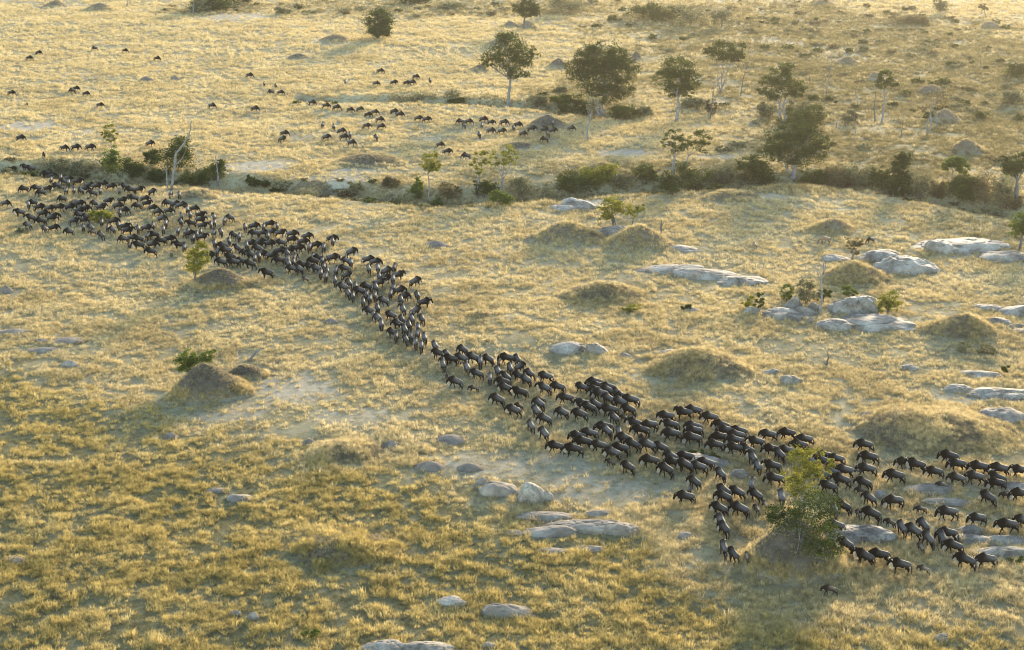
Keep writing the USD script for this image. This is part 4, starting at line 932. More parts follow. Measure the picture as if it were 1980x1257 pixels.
dead('wooden_stake', 'bare stem right of the pale bush among the stakes', [([(1654, 264), (1652, 245), (1650, 222)], 0.10)], cat_='stump')
dead('wooden_stake', 'thin bare stem alone between stakes and the twiggy tree', [([(1742, 266), (1743, 245), (1743, 228)], 0.08)], M_DARKWOOD, cat_='stump')
dead('wooden_stake', 'pale dead stem beside the almost bare twiggy tree', [([(1810, 248), (1810, 228), (1807, 206)], 0.11)], cat_='stump')
dead('wooden_stake', 'thin dry stems right of the small bushy mound near the right edge', [([(1894, 136), (1895, 118), (1893, 104)], 0.08)], M_DARKWOOD, cat_='stump')
dead('wooden_stake', 'broken stub in the dark right corner of the gully', [([(1657, 208), (1658, 192), (1652, 180)], 0.08)], M_DARKWOOD, cat_='stump')
dead('fallen_log', 'weathered grey log propped up behind the steep left foreground mound', [([(480, 698), (492, 686), (506, 672)], 0.22)], cat_='log')
dead('fallen_log', 'grey fallen trunk lying flat behind the shrub-topped mound', [([(410, 684), (440, 690), (478, 695)], 0.22)], M_DEAD, cat_='log')
dead('fallen_log', 'thin fallen branch arching right of the dark flat-topped mound', [([(735, 306), (765, 313), (790, 316), (800, 330)], 0.10)], M_DEAD, cat_='log')
dead('fallen_log', 'pale fallen log on the slope near the right edge', [([(1912, 154), (1935, 161), (1960, 167)], 0.3)], M_DEAD, cat_='log')
dead('fallen_log', 'thin dry branch lying left of the herd', [([(62, 360), (55, 345), (36, 350)], 0.05)], M_DARKWOOD, cat_='log')
# ------------------------------------------------------------------ animals
def hull_chain(bones, nodes):
    out = []
    for a, b in bones:
        vs = []
        for k in (a, b):
            x, y, z, r = nodes[k][:4]
            sy = nodes[k][4] if len(nodes[k]) > 4 else 1.0
            sp = SPH * r * [1, sy, 1] + [x, y, z]
            vs.append(sp)
        out.append(m3.Manifold.hull_points(np.vstack(vs)))
    return m3.Manifold.batch_boolean(out, m3.OpType.Add)
_s = trimesh.creation.icosphere(subdivisions=2)
SPH = np.array(_s.vertices)

def body_mesh(nodes, bones, edge=0.075, it=6):
    m = hull_chain(bones, nodes).refine_to_length(edge)
    mm = m.to_mesh()
    t = trimesh.Trimesh(mm.vert_properties[:, :3], mm.tri_verts, process=True)
    trimesh.smoothing.filter_taubin(t, lamb=0.5, nu=0.53, iterations=it)
    return t

def gnu_nodes(pose='walk', phase=0.0, look=0.0, calf=False):
    N = {
        'rump': (-0.58, 0, 0.96, .25, .92), 'tailroot': (-0.78, 0, 0.99, .10), 'loin': (-0.25, 0, 1.0, .285, .86), 'rib': (0.12, 0, 1.02, .355, .84),
        'shoulder': (0.44, 0, 1.09, .32, .76), 'hump': (0.36, 0, 1.40, .15, .8), 'chest': (0.52, 0, .85, .27, .74), 'belly': (-0.12, 0, .86, .27, .88)}
    if pose == 'graze':
        N.update(neck1=(0.72, 0, 0.98, .21, .7), neck2=(0.90, 0, 0.76, .16, .75), poll=(1.00, 0, 0.60, .135, .85), brow=(1.06, 0, 0.46, .115, .85), muzzle=(1.12, 0, 0.20, .085, .9), tip=(1.13, 0, 0.12, .08, .95))
    elif pose == 'stand':
        N.update(neck1=(0.70, 0, 1.20, .22, .7), neck2=(0.85, 0, 1.29, .17, .75), poll=(0.96, 0, 1.35, .135, .85), brow=(1.06, 0, 1.24, .12, .85), muzzle=(1.20, 0, 0.98, .09, .9), tip=(1.23, 0, .91, .085, .95))
    elif pose == 'low':
        N.update(neck1=(0.71, 0, 1.04, .26, .66), neck2=(0.86, 0, 0.96, .21, .72), poll=(0.98, 0, 0.92, .155, .85), brow=(1.06, 0, 0.78, .14, .85), muzzle=(1.12, 0, 0.50, .108, .9), tip=(1.13, 0, .41, .10, .95))
    else:
        N.update(neck1=(0.70, 0, 1.10, .26, .66), neck2=(0.84, 0, 1.06, .21, .72), poll=(0.95, 0, 1.07, .155, .85), brow=(1.03, 0, 0.94, .14, .85), muzzle=(1.12, 0, 0.66, .108, .9), tip=(1.14, 0, .57, .10, .95))
    if look:
        c = N['shoulder']
        for k, w in (('neck1', .35), ('neck2', .7), ('poll', 1), ('brow', 1), ('muzzle', 1), ('tip', 1)):
            x, y, z, r, sy = N[k]
            a = look * w
            dx, dy = x - 0.55, y
            N[k] = (0.55 + dx * math.cos(a) - dy * math.sin(a), dx * math.sin(a) + dy * math.cos(a), z, r, 1.0 - (1 - sy) * 0.5)
    amp = 0.0 if pose in ('graze', 'stand') and phase == 0 else 0.20
    for side, nm in ((1, 'l'), (-1, 'r')):
        ph = phase + (0 if side > 0 else math.pi)
        s = math.sin(ph) * amp; lift = max(0, math.cos(ph)) * amp * 0.45
        N['fsh' + nm] = (0.46, .13 * side, .88, .15, .8); N['fel' + nm] = (0.42 + s * .3, .145 * side, .66, .085)
        N['fkn' + nm] = (0.46 + s * .8 + lift * .5, .135 * side, .39 + lift * .4, .056); N['ffe' + nm] = (0.45 + s * 1.3 - lift * .3, .13 * side, .12 + lift, .040); N['fho' + nm] = (0.49 + s * 1.35 - lift * .3, .13 * side, .035 + lift, .05)
        ph2 = ph + math.pi * 0.75
        s = math.sin(ph2) * amp * 1.1; lift = max(0, math.cos(ph2)) * amp * 0.4
        N['hip' + nm] = (-0.58, .14 * side, .93, .18, .75); N['sti' + nm] = (-0.46 + s * .4, .16 * side, .68, .115, .8)
        N['hok' + nm] = (-0.70 + s * .8, .14 * side, .43 + lift * .5, .06); N['hfe' + nm] = (-0.66 + s * 1.35, .13 * side, .12 + lift, .042); N['hho' + nm] = (-0.62 + s * 1.4, .13 * side, .035 + lift, .05)
    # ears as small cones on the head
    hx, hy, hz = N['poll'][:3]
    a = look
    for side, nm in ((1, 'l'), (-1, 'r')):
        N['ear0' + nm] = (hx - .02 * math.cos(a) - .09 * side * math.sin(a), hy + .09 * side * math.cos(a), hz + .02, .045)
        N['ear1' + nm] = (hx - .06 * math.cos(a) - .24 * side * math.sin(a), hy + .24 * side * math.cos(a), hz - .03, .022)
    B = [('rump', 'loin'), ('loin', 'rib'), ('rib', 'shoulder'), ('shoulder', 'hump'), ('hump', 'rib'), ('shoulder', 'chest'), ('belly', 'rib'), ('belly', 'loin'), ('rump', 'tailroot'), ('rib', 'chest'),
         ('hump', 'neck1'), ('shoulder', 'neck1'), ('chest', 'neck1'), ('neck1', 'neck2'), ('neck2', 'poll'), ('poll', 'brow'), ('brow', 'muzzle'), ('muzzle', 'tip'), ('neck2', 'brow')]
    for nm in 'lr':
        B += [('fsh' + nm, 'fel' + nm), ('fel' + nm, 'fkn' + nm), ('fkn' + nm, 'ffe' + nm), ('ffe' + nm, 'fho' + nm), ('hip' + nm, 'sti' + nm), ('sti' + nm, 'hok' + nm), ('hok' + nm, 'hfe' + nm), ('hfe' + nm, 'hho' + nm), ('ear0' + nm, 'ear1' + nm)]
    return N, B

def strands(line, n, length, down, width, rng, spread=0.05):
    """Hair fringe: narrow tapering strips along a polyline."""
    line = np.asarray(line, float)
    V, F = [], []
    for i in range(n):
        t = rng.uniform(0, len(line) - 1.001); k = int(t)
        p = line[k] + (line[k + 1] - line[k]) * (t - k) + rng.normal(0, spread, 3) * [0.4, 1, 0.3]
        L = length * rng.uniform(0.7, 1.2)
        d = np.asarray(down, float) + rng.normal(0, 0.25, 3); d /= np.linalg.norm(d)
        sd = np.cross(d, rng.normal(0, 1, 3)); sd /= np.linalg.norm(sd); sd *= width / 2
        j = len(V)
        V += [p - sd, p + sd, p + d * L * 0.6 - sd * 0.8, p + d * L * 0.6 + sd * 0.8, p + d * L]
        F += [(j, j + 1, j + 3), (j, j + 3, j + 2), (j + 2, j + 3, j + 4)]
    return trimesh.Trimesh(np.array(V), np.array(F), process=False)

def hide(name, pale, mid, dark, rough=0.5):
    """Brindled coat: grey back and flanks, dark front, face and legs, set by where on the body it is."""
    return looks(name, {'o': ('texture_coordinate', {}), 's': ('separate_xyz', {}), 'n': ('noise_texture', {'scale': 3.0, 'detail': 4.0, 'roughness': 0.6}), 'i': ('object_info', {}),
        'mp': ('mapping', {'scale': (9.0, 0.4, 1.0)}), 'n3': ('noise_texture', {'scale': 1.6, 'detail': 2.0}),
        'fx': ('map_range', {'from_min': 0.38, 'from_max': -0.35, 'to_min': 0.0, 'to_max': 1.0}), 'fz': ('map_range', {'from_min': 0.72, 'from_max': 1.1, 'to_min': 0.0, 'to_max': 1.0}),
        'mu': ('math', {'math_type': 'multiply'}), 'ad': ('math', {'math_type': 'multiply_add', 'value2': 0.55, 'value3': -0.28}), 'ad3': ('math', {'math_type': 'multiply_add', 'value2': 0.35, 'value3': -0.17}), 'su': ('math', {'math_type': 'add'}), 'su2': ('math', {'math_type': 'add'}),
        'r': ('rgb_ramp', {'ramp': [(0.0, dark), (0.4, mid), (1.0, pale)]}), 'v': ('map_range', {'from_min': 0.0, 'from_max': 1.0, 'to_min': 0.55, 'to_max': 1.4}), 'x': ('vector_math', {'math_type': 'scale'}),
        'sp': ('map_range', {'from_min': 0.25, 'from_max': 0.9, 'to_min': 0.03, 'to_max': 0.11}), 'p': ('principled_bsdf', {'roughness': rough, 'sheen_weight': 0.04, 'sheen_roughness': 0.4})},
        [('su2.value', 'sp.value'), ('sp.result', 'p.specular_ior_level'), ('o.object', 's.vector'), ('o.object', 'n.vector'), ('o.object', 'mp.vector'), ('mp.vector', 'n3.vector'), ('s.x', 'fx.value'), ('s.z', 'fz.value'), ('fx.result', 'mu.value1'), ('fz.result', 'mu.value2'), ('n.fac', 'ad.value1'), ('n3.fac', 'ad3.value1'),
         ('mu.value', 'su.value1'), ('ad.value', 'su.value2'), ('su.value', 'su2.value1'), ('ad3.value', 'su2.value2'), ('su2.value', 'r.fac'), ('i.random', 'v.value'), ('r.color', 'x.vector1'), ('v.result', 'x.scale'), ('x.vector', 'p.base_color')], 'p.BSDF')
M_GNU = hide('wildebeest_hide', (0.064, 0.055, 0.047), (0.023, 0.018, 0.0145), (0.008, 0.0062, 0.005), 0.65)
M_CALF = hide('calf_hide', (0.12, 0.085, 0.06), (0.065, 0.044, 0.03), (0.022, 0.016, 0.012), 0.6)
M_TAN = looks('antelope_hide', {'o': ('texture_coordinate', {}), 's': ('separate_xyz', {}), 'n': ('noise_texture', {'scale': 2.0, 'detail': 3.0}), 'z': ('map_range', {'from_min': 0.5, 'from_max': 0.95}), 'r': ('rgb_ramp', {'ramp': [(0.0, (0.06, 0.032, 0.018)), (0.4, (0.16, 0.088, 0.042)), (1.0, (0.19, 0.108, 0.054))]}),
    'p': ('principled_bsdf', {'roughness': 0.6})}, [('o.object', 's.vector'), ('s.z', 'z.value'), ('z.result', 'r.fac'), ('r.color', 'p.base_color')], 'p.BSDF')
M_HAIR = looks('dark_hair', {'p': ('principled_bsdf', {'base_color': (0.012, 0.010, 0.009), 'roughness': 0.6})}, [], 'p.BSDF')
M_HORN = looks('horn', {'p': ('principled_bsdf', {'base_color': (0.055, 0.048, 0.042), 'roughness': 0.4})}, [], 'p.BSDF')
M_BEARD = looks('pale_beard', {'d': ('diffuse_bsdf', {'color': (0.72, 0.63, 0.47)}), 't': ('translucent_bsdf', {'color': (0.78, 0.66, 0.46)}), 'm': ('mix_closure', {'fac': 0.5})}, [('d.BSDF', 'm.closure1'), ('t.BSDF', 'm.closure2')], 'm.closure')

def gnu_parts(pose, phase, look, calf=False, edge=0.075, hair=1.0, seed=0, tail='down'):
    rng = np.random.default_rng(seed)
    N, B = gnu_nodes(pose, phase, look)
    if calf:
        for k, n in list(N.items()):
            if k in ('rump', 'loin', 'rib', 'belly', 'chest', 'shoulder', 'hump'):
                N[k] = (n[0] * 0.88, n[1], n[2] + 0.02, n[3] * 0.80, n[4])
    P = lambda k: np.array(N[k][:3])
    out = {'body': body_mesh(N, B, edge)}
    ca, sa = math.cos(look), math.sin(look)
    side = np.array([-sa, ca, 0]); fwd = np.array([ca, sa, 0])
    hs = []
    if not calf:
        for sd in (1, -1):
            p = P('poll') + side * sd * 0.06 + [0, 0, 0.09]
            pts = [p, p + side * sd * 0.14 + [0, 0, 0.0], p + side * sd * 0.25 + [0, 0, -0.03], p + side * sd * 0.31 + [0, 0, 0.07], p + side * sd * 0.26 + [0, 0, 0.19]]
            hs.append(tube(pts, [0.05, 0.042, 0.034, 0.024, 0.008], 6))
    out['horns'] = hs
    throat = [P('tip') * 0.3 + P('muzzle') * 0.7 - fwd * 0.06 + [0, 0, -0.03], P('brow') - fwd * 0.13 + [0, 0, -0.14], P('neck2') + [0, 0, -0.20], P('neck1') + fwd * 0.08 + [0, 0, -0.22], P('chest') + fwd * 0.25 + [0, 0, -0.04]]
    out['beard'] = strands(throat[1:], int(200 * hair), 0.42 if not calf else 0.08, (0, 0, -1), 0.06, rng, 0.05)
    ridge = [P('poll') + [0, 0, 0.10], P('neck2') + [0, 0, 0.13], P('neck1') + [0, 0, 0.17], P('hump') + [0, 0, 0.10], P('rib') + [0, 0, 0.30]]
    out['mane'] = strands(ridge, int(80 * hair), 0.17, (-0.3, 0, 0.35), 0.035, rng, 0.035)
    tr = P('tailroot')
    if tail == 'up':
        tl = [tr, tr + [-0.18, 0.02, 0.02], tr + [-0.38, 0.05, -0.06], tr + [-0.60, 0.10, -0.02]]
    else:
        tl = [tr, tr + [-0.10, 0, -0.14], tr + [-0.14, 0.01, -0.42], tr + [-0.12, 0.02, -0.72]]
    out['tail'] = cat([tube(tl, [0.05, 0.045, 0.065, 0.02], 6), strands(tl[1:], int(40 * hair), 0.28, (-0.1, 0, -1) if tail != 'up' else (-1, 0, -.3), 0.035, rng, 0.02)])
    return out

def kind_class(path, parts, hide_mat):
    c = stage.CreateClassPrim(path)
    UsdGeom.Xform(c)
    c.SetTypeName('Xform')
    usdkit.mesh(stage, path + '/body', parts['body'], hide_mat, True)
    for i, h in enumerate(parts['horns']):
        usdkit.mesh(stage, path + '/horn' + (f'_{i:03d}' if i else ''), h, M_HORN, True)
    for k, m in (('beard', M_BEARD), ('mane', M_HAIR), ('tail', M_HAIR)):
        usdkit.mesh(stage, f'{path}/{k}', parts[k], m)
    return path

KINDS = {}
for nm, args in {
    'walk': [('walk', 0.3, 0.0), ('walk', 1.6, 0.15), ('walk', 2.9, -0.2), ('walk', 4.4, 0.05), ('walk', 5.5, 0.35), ('low', 0.9, 0.1), ('low', 3.6, -0.25), ('walk', 2.2, -0.5)],
    'stand': [('stand', 0.0, 0.5), ('stand', 0.0, -0.8), ('stand', 0.7, 0.1)],
    'graze': [('graze', 0.0, 0.2), ('graze', 0.9, -0.15), ('graze', 2.4, 0.0)],
    'calf': [('walk', 0.4, 0.1, True), ('walk', 2.0, -0.15, True)],
    'tailup': [('walk', 1.2, 0.0)],
}.items():
    for i, a in enumerate(args):
        KINDS.setdefault(nm, []).append(kind_class(f'/World/wildebeest_kind_{nm}_{i:03d}', gnu_parts(*a, seed=len(KINDS) * 10 + i, tail='up' if nm == 'tailup' else 'down'), M_CALF if nm == 'calf' else M_GNU))
# ------------------------------------------------------------------ the herd: foot points read off the photograph, with heading (L R A away T toward l away-left r away-right), g grazing, c calf, s head up, t tail up
def read(txt, x0, y0, sc):
    out = []
    for w in txt.split():
        a = w.split(',')
        out.append((x0 + float(a[0]) / sc, y0 + float(a[1]) / sc, a[2] if len(a) > 2 else 'A'))
    return out
HERD = []
# far grazers
HERD += read('168,353,Rg 222,322,Rg 550,297,Lg 722,310,Rg 908,357,Rg 65,558,Rg 420,545,Lg 440,530,R 497,562,Rg 150,620,Ac 578,628,Rg 1443,455,Rg 1527,505,A 1595,520,A 1570,552,Lg 1622,555,Rg 1225,633,Rg 1473,652,Rg 118,820,R 370,880,R 437,878,R 519,877,R 247,925,T 862,858,r 165,1000,L 270,1030,L 1645,795,R 1630,832,r', 0, 0, 2.9924)
HERD += read('225,430,Rg 22,497,A 200,503,Rg 303,497,R 377,500,Rg 408,497,R 430,462,Rg 512,490,A 445,705,R 493,712,R 570,860,R 612,900,R', 660, 0, 2.9924)
HERD += read('355,215,Rg 580,260,Rg 745,290,Rg 965,325,Rg 1120,315,Rg 1250,400,Rg 1355,365,Rg 1665,355,R 1755,405,Rg 1435,485,Rg 1225,585,R 1460,590,Rg 525,580,A 700,605,A 825,670,Rg 575,780,r 865,765,R 960,740,A 985,860,Rg 1380,785,A', 560, 180, 8.25)
HERD += read('90,355,Lg 215,350,Rg 140,425,A 450,315,R 570,365,R 425,425,A 780,365,R 385,575,A 570,500,R 740,505,R 1000,405,Rg 935,465,A 1080,545,Rg 1220,470,R 1410,400,A 1425,490,R 1560,420,A 1550,500,R 1430,635,Lg 1480,560,A 1850,460,Rg 180,910,Lg', 880, 200, 8.25)
N_FAR = len(HERD)
# the dense herd
HERD += read('265,68,L 440,110,Rg 490,140,R 470,185,A 562,160,A 640,165,R 600,195,L 635,215,A 722,197,R 535,230,L 575,240,Lc 620,290,A 685,285,A 745,285,l 795,265,R 835,225,R 900,240,R 960,215,Rg 1035,240,R 930,290,A 870,305,L 822,335,Ac 1108,290,A 1170,240,L 1225,275,L 1295,270,R 1415,295,r '
    '225,268,Lg 345,260,L 385,300,Lg 445,260,R 585,362,Lg 1010,378,R 1140,370,R 1250,355,L 1355,355,R 1593,315,A 1670,330,A 50,400,Rg 265,420,A 305,400,L 365,440,R 190,490,L 460,450,R 550,440,R 650,440,R 740,400,R 880,410,l 940,440,R '
    '1100,425,R 1155,470,Rg 1285,425,L 1370,400,R 1425,440,R 1470,480,Rg 1580,400,L 1620,410,r 1575,470,R 1690,420,R 1750,470,A 1870,510,R 1770,520,A 1810,450,R 1690,530,A 1685,590,A 1790,590,L 1890,610,R 1870,560,R 1515,545,R 290,540,L 400,500,R 480,540,R 385,570,L 505,520,R '
    '740,470,R 800,450,R 740,510,L 775,560,R 690,570,R 800,530,l 1115,500,A 945,590,A 1060,570,R 1000,640,A 1050,660,l 1105,620,A 1160,620,R 1190,660,R 255,620,l 410,650,l 500,630,R 650,670,L 775,640,A 840,640,l 870,660,Lc 940,710,l 1310,650,A 1340,640,R 1425,620,A 1545,600,A 1520,660,A 1660,670,A '
    '1755,680,A 1780,690,R 1820,700,A 1870,680,A 1885,720,R 1800,740,A 1160,740,L 1230,730,R 1380,720,A 1440,700,L 1505,760,L 1580,740,R 1205,790,Ac 1300,800,L 1300,740,L 1420,790,R 1415,860,L 1600,860,Ac 1720,830,A 1680,800,L', 0, 320, 4.835)
N_DENSE = len(HERD)
HERD += read('400,350,A 555,350,l 500,380,A 405,400,A 370,420,A 455,490,A 410,500,A 405,600,A 600,520,l 625,530,A 690,440,A 775,420,R 785,490,L 865,440,A 925,400,R 990,430,A 1020,490,R 930,480,R 905,530,A 870,490,R 830,570,R 920,590,R 1035,580,L 1130,550,R 1130,500,R 1235,570,R 1270,520,R 1300,640,A 1345,610,R '
    '540,580,A 490,610,L 520,660,L 620,640,l 705,620,A 750,590,R 815,650,l 825,590,R 360,700,R 430,680,A 475,770,L 590,770,L 560,720,L 660,760,L 700,690,l 740,700,l 740,790,l 785,740,A 820,720,A 845,690,R 945,710,Rg 1020,660,R 1110,650,R 1180,640,R 905,875,L '
    '1075,760,A 1085,700,A 1155,740,A 1040,750,L 1110,790,A 1130,780,A 1185,840,l 1150,830,L 1235,800,L 1310,810,L 1360,840,l 1260,910,lc 1325,730,A 1340,760,L 1405,760,A 1395,740,L 1430,820,A 1400,880,A 1450,920,A 1470,860,A 1530,950,A 1535,860,A 1640,900,r 1505,540,R 1510,580,A 1430,640,A 1510,730,R 1685,680,r 1640,760,l 1630,830,L 1680,780,A', 330, 360, 4.835)
HERD += read('540,260,R 605,280,R 543,360,A 628,355,A 785,345,A 705,380,r 640,430,A 700,440,R 815,410,R 765,455,A 975,480,r 535,530,l 645,490,r 420,540,A 460,570,l 305,530,l 360,500,A 350,590,A 395,615,A 490,680,A 530,600,A 555,640,A 600,610,A 600,540,A 685,660,l '
    '750,590,A 780,540,A 830,560,r 845,650,A 870,620,r 998,610,A 1060,670,R 625,730,A 555,760,l 590,800,A 630,830,l 660,885,A 755,800,l 865,750,A 980,760,r 935,810,A 880,840,A 950,840,A 1015,840,A 820,880,l 920,900,A 1005,920,A 880,940,A 770,960,l 800,1000,A 940,1000,A 890,1030,A 1000,980,A 985,1060,A 1065,1020,A 1035,1090,A', 600, 460, 4.835)
HERD += read('100,220,A 140,290,l 210,310,l 265,330,L 335,340,l 365,260,l 460,330,l 400,430,A 495,480,l 535,370,A 615,350,l 675,350,Ac 175,400,A 210,470,Tc 295,560,l 465,580,Lc 615,525,A 690,460,A 770,520,l 800,330,L 850,350,A 810,440,A 885,420,r 890,500,l 955,540,l 990,480,l '
    '740,560,l 760,620,l 900,650,L 1140,500,L 1130,620,l 1255,600,L 1480,610,l 1620,590,L 1600,560,L 1665,650,L 1720,620,L 1740,650,l 690,730,l 840,830,l 890,760,lc 1090,690,Lc 1330,700,Lt 1075,770,l 1050,840,A 1130,910,l 1295,850,l 1460,870,l 1550,800,l 1500,760,L 1590,780,l 1000,980,A 1125,1060,A 1235,1160,L 1400,1190,L 1490,1120,L 1440,1060,L 1640,1150,L 1550,1040,L', 820, 640, 4.835)
HERD += read('690,250,L 760,250,L 760,340,l 880,300,L 965,340,L 870,370,l 950,440,l 770,430,L 815,520,l 905,480,lc 720,590,L 770,640,l 830,650,A 1140,580,L 1010,560,L 1060,620,L 1300,490,L 1340,570,L 1350,660,L 1465,460,L 1555,440,L 1710,500,L 1815,580,Lt 1555,590,L 1560,630,L 1545,700,L 1760,760,L 1800,690,L '
    '915,720,l 990,770,l 1065,710,T 870,800,L 1130,780,l 800,850,l 780,900,lc 945,980,l 1150,910,L 1250,800,l 1300,1010,l 1350,890,l 1480,870,L 1450,960,l 1600,970,L 1670,930,L 1810,1050,l 1395,930,L 1560,1130,l 1525,1150,Ac 1480,1250,L 1845,1230,l', 1020, 720, 4.835)
HERD += read('620,350,L 600,390,L 510,340,L 590,420,L 900,370,L 1080,360,L 1240,420,L 1190,470,L 790,440,L 930,510,L 600,500,L 700,530,l 760,620,A 805,690,A 1010,580,A 1070,520,L 940,670,L 1430,580,L 1530,600,L 960,790,L 490,960,l 450,1090,l 640,1100,l 610,930,l 750,860,A 790,960,l 790,1060,Ac 870,1010,Ac 1030,980,A 480,1260,A '
    '1310,630,L 1390,640,l 1400,770,l 1490,730,L 1610,720,Lt 1590,820,l 1470,880,l 1600,1070,ls 1530,1100,A 1800,470,L 1840,590,L 1820,700,L 1800,840,l 1770,880,lc 1750,1100,Ac', 1300, 780, 4.835)
HERD += read('520,950,l 500,790,l 690,990,lc 810,1080,A 910,1110,l 1010,1060,A 1070,1190,l 1220,1120,L 985,1220,Ac 1160,1190,A 1290,1250,l 730,570,L 820,440,L 930,470,L 1240,390,L 1100,530,L 1310,460,L 1310,590,L 1480,580,L 1515,490,L 1710,510,L 1900,520,L 1690,590,L 1680,640,L 1780,720,Lc 1890,740,L 1610,790,l 1170,620,Lc 720,810,L 970,850,Lc 1220,920,L 1500,970,L 1780,1040,L 1940,1010,l', 1580, 820, 4.835)
HERD += read('540,400,l 620,545,l 540,550,lc 780,640,l 850,620,L 1030,690,L 1210,700,lc 1530,670,l 1680,650,L 490,850,Lc', 1480, 937, 3.928)
HERD += read('185,380,A 200,600,A 290,660,A 410,650,Ac', 1360, 960, 4.835)

YAW = {'L': 170, 'R': 8, 'A': 98, 'T': 265, 'l': 138, 'r': 48}
rg = np.random.default_rng(77)
herd = []
for i, (u, v, c) in enumerate(HERD):
    x, y, z = ground_at(u, v, True)
    # the read point is the lowest visible foot; the body's centre stands a little further back
    h = c[0]
    calf = 'c' in c
    back = {'L': 0.25, 'R': 0.25, 'A': 0.7, 'T': 0.9, 'l': 0.6, 'r': 0.6}[h] * (0.6 if calf else 1)
    y += back
    yaw = YAW[h] + rg.normal(0, 9)
    pose = 'calf' if calf else 'graze' if 'g' in c else 'tailup' if 't' in c else 'stand' if 's' in c else ('walk' if rg.uniform() < (0.86 if i > N_DENSE else 0.6) else 'stand' if rg.uniform() < 0.6 or i > N_DENSE else 'graze')
    if i < N_FAR and pose == 'stand':
        pose = 'graze'
    sc = (0.60 if calf else 0.96 if v > 480 else 0.90) * rg.uniform(0.93, 1.06)
    if u < 9 and v > 1300:
        continue
    herd.append([u, v, x, y, float(top(x, y)[0]), yaw, pose, sc, h, i])
# bodies that would stand in one another are moved apart a little
P2 = np.array([[q[2], q[3]] for q in herd])
for it in range(60):
    d = P2[:, None] - P2[None]
    # long axis of each body counts twice
    L = np.hypot(d[..., 0], d[..., 1]) + 1e-6
    push = np.where((L < 1.2) & (L > 1e-5), (1.2 - L) / 2 * 0.5, 0)
    np.fill_diagonal(push, 0)
    P2 += (d / L[..., None] * push[..., None]).sum(1)
for q, p in zip(herd, P2):
    q[2], q[3] = p
    q[4] = float(top(p[0], p[1])[0])
order = sorted(range(len(herd)), key=lambda k: herd[k][3] - (1e4 if herd[k][9] >= N_DENSE and False else 0))
ALONE = 300
single = [herd[k] for k in order[:ALONE]]
rest = [herd[k] for k in order[ALONE:]]
print('wildebeest', len(herd), len(single), len(rest))

LAND = [  # landmarks: column, row, words
    (1530, 1110, 'the tall dark mound'), (1545, 905, 'the leafy tree'), (1660, 1040, 'the big whaleback rock'), (1872, 1030, 'the round rock dome'), (1355, 892, 'the plant-capped rock'), (1428, 917, 'the small rounded rock'),
    (1800, 845, 'the long grassy ridge'), (1342, 715, 'the broad grassy mound'), (1120, 672, 'the split boulder'), (1035, 955, 'the tall pale boulder'), (872, 852, 'the topmost clay bump'), (425, 548, 'the big shrub-topped mound'),
    (1800, 945, 'the flat brown slab'), (1840, 972, 'the long thin slab'), (1705, 955, 'the small rock slab'), (1165, 575, 'the lone pointed mound'), (640, 620, 'the reddish little bump'), (928, 610, 'the low grey hummock'), (845, 474, 'the flat grey bump'),
    (1128, 852, 'the flat stone'), (1325, 1036, 'the square stone'), (195, 420, 'the yellow-green bush'), (598, 378, 'the low bank mound'), (1650, 980, 'the shrub on the mound'), (1960, 945, 'the right-edge brown slab'),
    (1295, 682, 'the low white rock'), (1672, 804, 'the round buried stone'), (1208, 688, 'the tiny white rock'), (1940, 1045, 'the flat right-edge rock'), (1490, 722, 'the pair of humped rocks'), (1598, 692, 'the dark stake')]
FACE = {'L': 'walking left', 'R': 'facing right', 'A': 'from behind', 'T': 'facing the camera', 'l': 'walking away left', 'r': 'walking away right'}
ORD = ['', 'second ', 'third ', 'fourth ', 'fifth ', 'sixth ', 'seventh ', 'eighth ', 'ninth ', 'tenth ', 'eleventh ', 'twelfth ', 'thirteenth ', 'fourteenth ', 'fifteenth ', 'sixteenth ', 'seventeenth ', 'eighteenth ', 'nineteenth ', 'twentieth ']
bucket = {}
for q in single:
    u, v = q[0], q[1]
    d = [(math.hypot(u - a, (v - b) * 1.7), k) for k, (a, b, w) in enumerate(LAND)]
    dist, k = min(d)
    a, b, w = LAND[k]
    du, dv = u - a, (v - b) * 1.7
    side = ('right of' if du > 0 else 'left of') if abs(du) > abs(dv) else ('below' if dv > 0 else 'above')
    what = 'calf' if q[6] == 'calf' else 'wildebeest'
    bucket.setdefault((k, side, what, q[8]), []).append((dist, q))
for (k, side, what, h), mem in bucket.items():
    mem.sort(key=lambda t: t[0])
    for n, (dist, q) in enumerate(mem):
        near = 'only' if len(mem) == 1 else (ORD[n] + 'nearest') if n < len(ORD) else 'farther'
        q.append((f"{'brown' if what == 'calf' else 'dark'} {what} {FACE[h]}, {'' if near == 'only' else near + ' one '}{side} {LAND[k][2]}", 'calves walking with the column' if what == 'calf' else 'wildebeest walking in the column'))
SPECIAL = {}
def place(q, label, group):
    u, v, x, y, z, yaw, pose, sc, h, i = q[:10]
    name = 'wildebeest_calf' if pose == 'calf' else 'wildebeest'
    p = thing(name, label, 'wildebeest calf' if pose == 'calf' else 'wildebeest', (x, y, z), yaw, sc * np.array([1, rg.uniform(0.92, 1.08), 1]), group)
    ks = KINDS[pose]
    p.GetReferences().AddInternalReference(ks[int(rg.integers(len(ks)))])
    p.SetInstanceable(True)
seen = {}
for q in single:
    lab, grp = q[10]
    if q[6] == 'calf' and q[1] > 1130:
        lab = 'small brown calf walking alone in front of the tall dark mound'
    place(q, lab, grp)

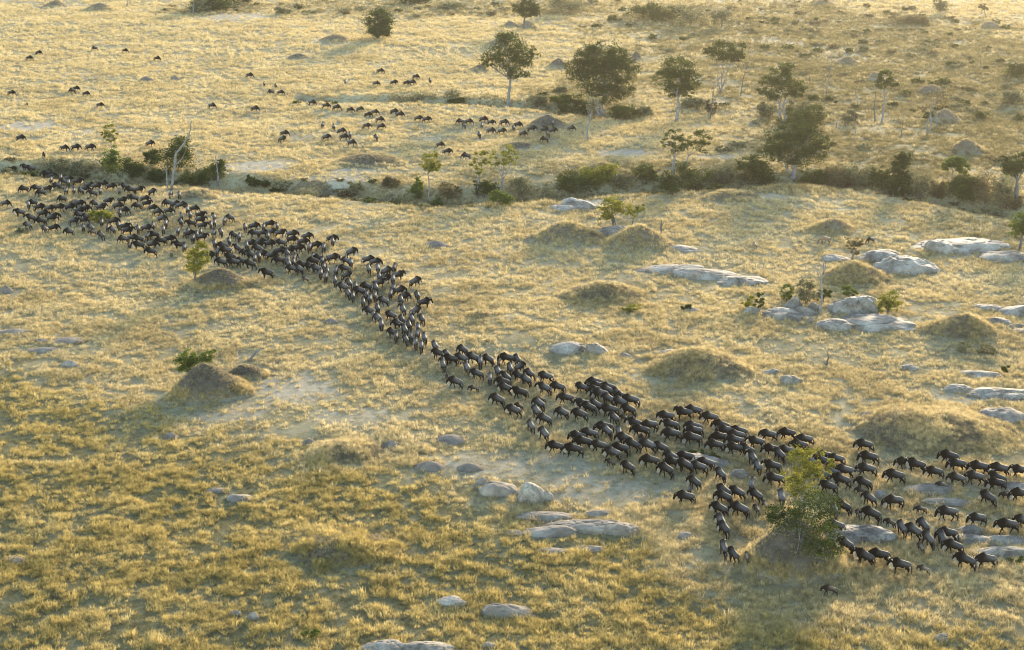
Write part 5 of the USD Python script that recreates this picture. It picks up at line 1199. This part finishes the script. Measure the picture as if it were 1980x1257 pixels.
# the remaining far animals, joined as one: cheap bodies of the same build
def low(pose, phase, look, calf=False):
    g = gnu_parts(pose, phase, look, calf, edge=0.16, hair=0.35, seed=5)
    return g
FARK = {'walk': [low('walk', 0.4, 0.0), low('walk', 2.2, 0.3)], 'stand': [low('stand', 0.0, 0.5)], 'graze': [low('graze', 0.0, 0.2), low('graze', 1.4, -0.2)], 'calf': [low('walk', 0.8, 0.1, True)], 'tailup': [low('walk', 0.4, 0.0)]}
pi = UsdGeom.PointInstancer.Define(stage, '/World/far_wildebeest_herd')
rel, where_, n = [], {}, 0
for k, lst in FARK.items():
    for g in lst:
        q = f'/World/far_wildebeest_herd/wildebeest' + (f'_{n:03d}' if n else '')
        UsdGeom.Xform.Define(stage, q)
        usdkit.mesh(stage, q + '/body', g['body'], M_CALF if k == 'calf' else M_GNU, True)
        if g['horns']:
            usdkit.mesh(stage, q + '/horn', cat(g['horns']), M_HORN)
        usdkit.mesh(stage, q + '/mane', cat([g['mane'], g['tail']]), M_HAIR)
        usdkit.mesh(stage, q + '/beard', g['beard'], M_BEARD)
        where_.setdefault(k, []).append(n)
        rel.append(Sdf.Path(q)); n += 1
pi.CreatePrototypesRel().SetTargets(rel)
ids, pos, ori, scl = [], [], [], []
for q in rest:
    u, v, x, y, z, yaw, pose, sc, h, i = q[:10]
    ids.append(int(rg.choice(where_[pose]))); pos.append((x, y, z)); a = math.radians(yaw) / 2
    ori.append((0, 0, math.sin(a), math.cos(a))); scl.append((sc, sc, sc))
pi.CreateProtoIndicesAttr(Vt.IntArray(ids))
pi.CreatePositionsAttr(Vt.Vec3fArray.FromNumpy(np.array(pos, np.float32)))
pi.CreateOrientationsAttr(Vt.QuathArray.FromNumpy(np.array(ori, np.float16)))
pi.CreateScalesAttr(Vt.Vec3fArray.FromNumpy(np.array(scl, np.float32)))
tag(pi.GetPrim(), 'farther part of the herd, dense at left and scattered grazing beyond the gully', 'wildebeest herd', kind='stuff')

# three antelopes on the right
def antelope(label, u, v, yaw, pose, sc, grey=False):
    N, B = gnu_nodes(pose, 0.6, 0.0)
    for k, nd in list(N.items()):
        if k in ('rump', 'loin', 'rib', 'belly', 'chest', 'shoulder', 'hump', 'neck1', 'neck2', 'poll', 'brow'):
            N[k] = (nd[0], nd[1], nd[2], nd[3] * 0.78, nd[4])
    x, y, z = ground_at(u, v, True)
    t = thing('antelope', label, 'antelope', (x, y, z), yaw, sc)
    part(t, 'body', body_mesh(N, B, 0.08), M_CALF if grey else M_TAN, True)
    p = np.array(N['poll'][:3])
    for sd in (1, -1):
        part(t, 'horn', tube([p + [0, sd * .05, .06], p + [-.08, sd * .09, .25], p + [-.02, sd * .07, .42]], [.03, .024, .006], 6), M_HORN, True)
    tr = np.array(N['tailroot'][:3])
    part(t, 'tail', tube([tr, tr + [-.08, 0, -.18], tr + [-.08, 0, -.45]], [.035, .025, .02], 5), M_HAIR, True)
antelope('light brown antelope with lowered head facing left, below a small mound', 1595, 473, 176, 'graze', 0.92)
antelope('small tan antelope seen from behind in the grass right of the stumped mound', 1459, 482, 100, 'walk', 0.75)
antelope('greyish antelope grazing between the brown antelope and the whitish outcrop', 1683, 472, 200, 'graze', 0.75, True)
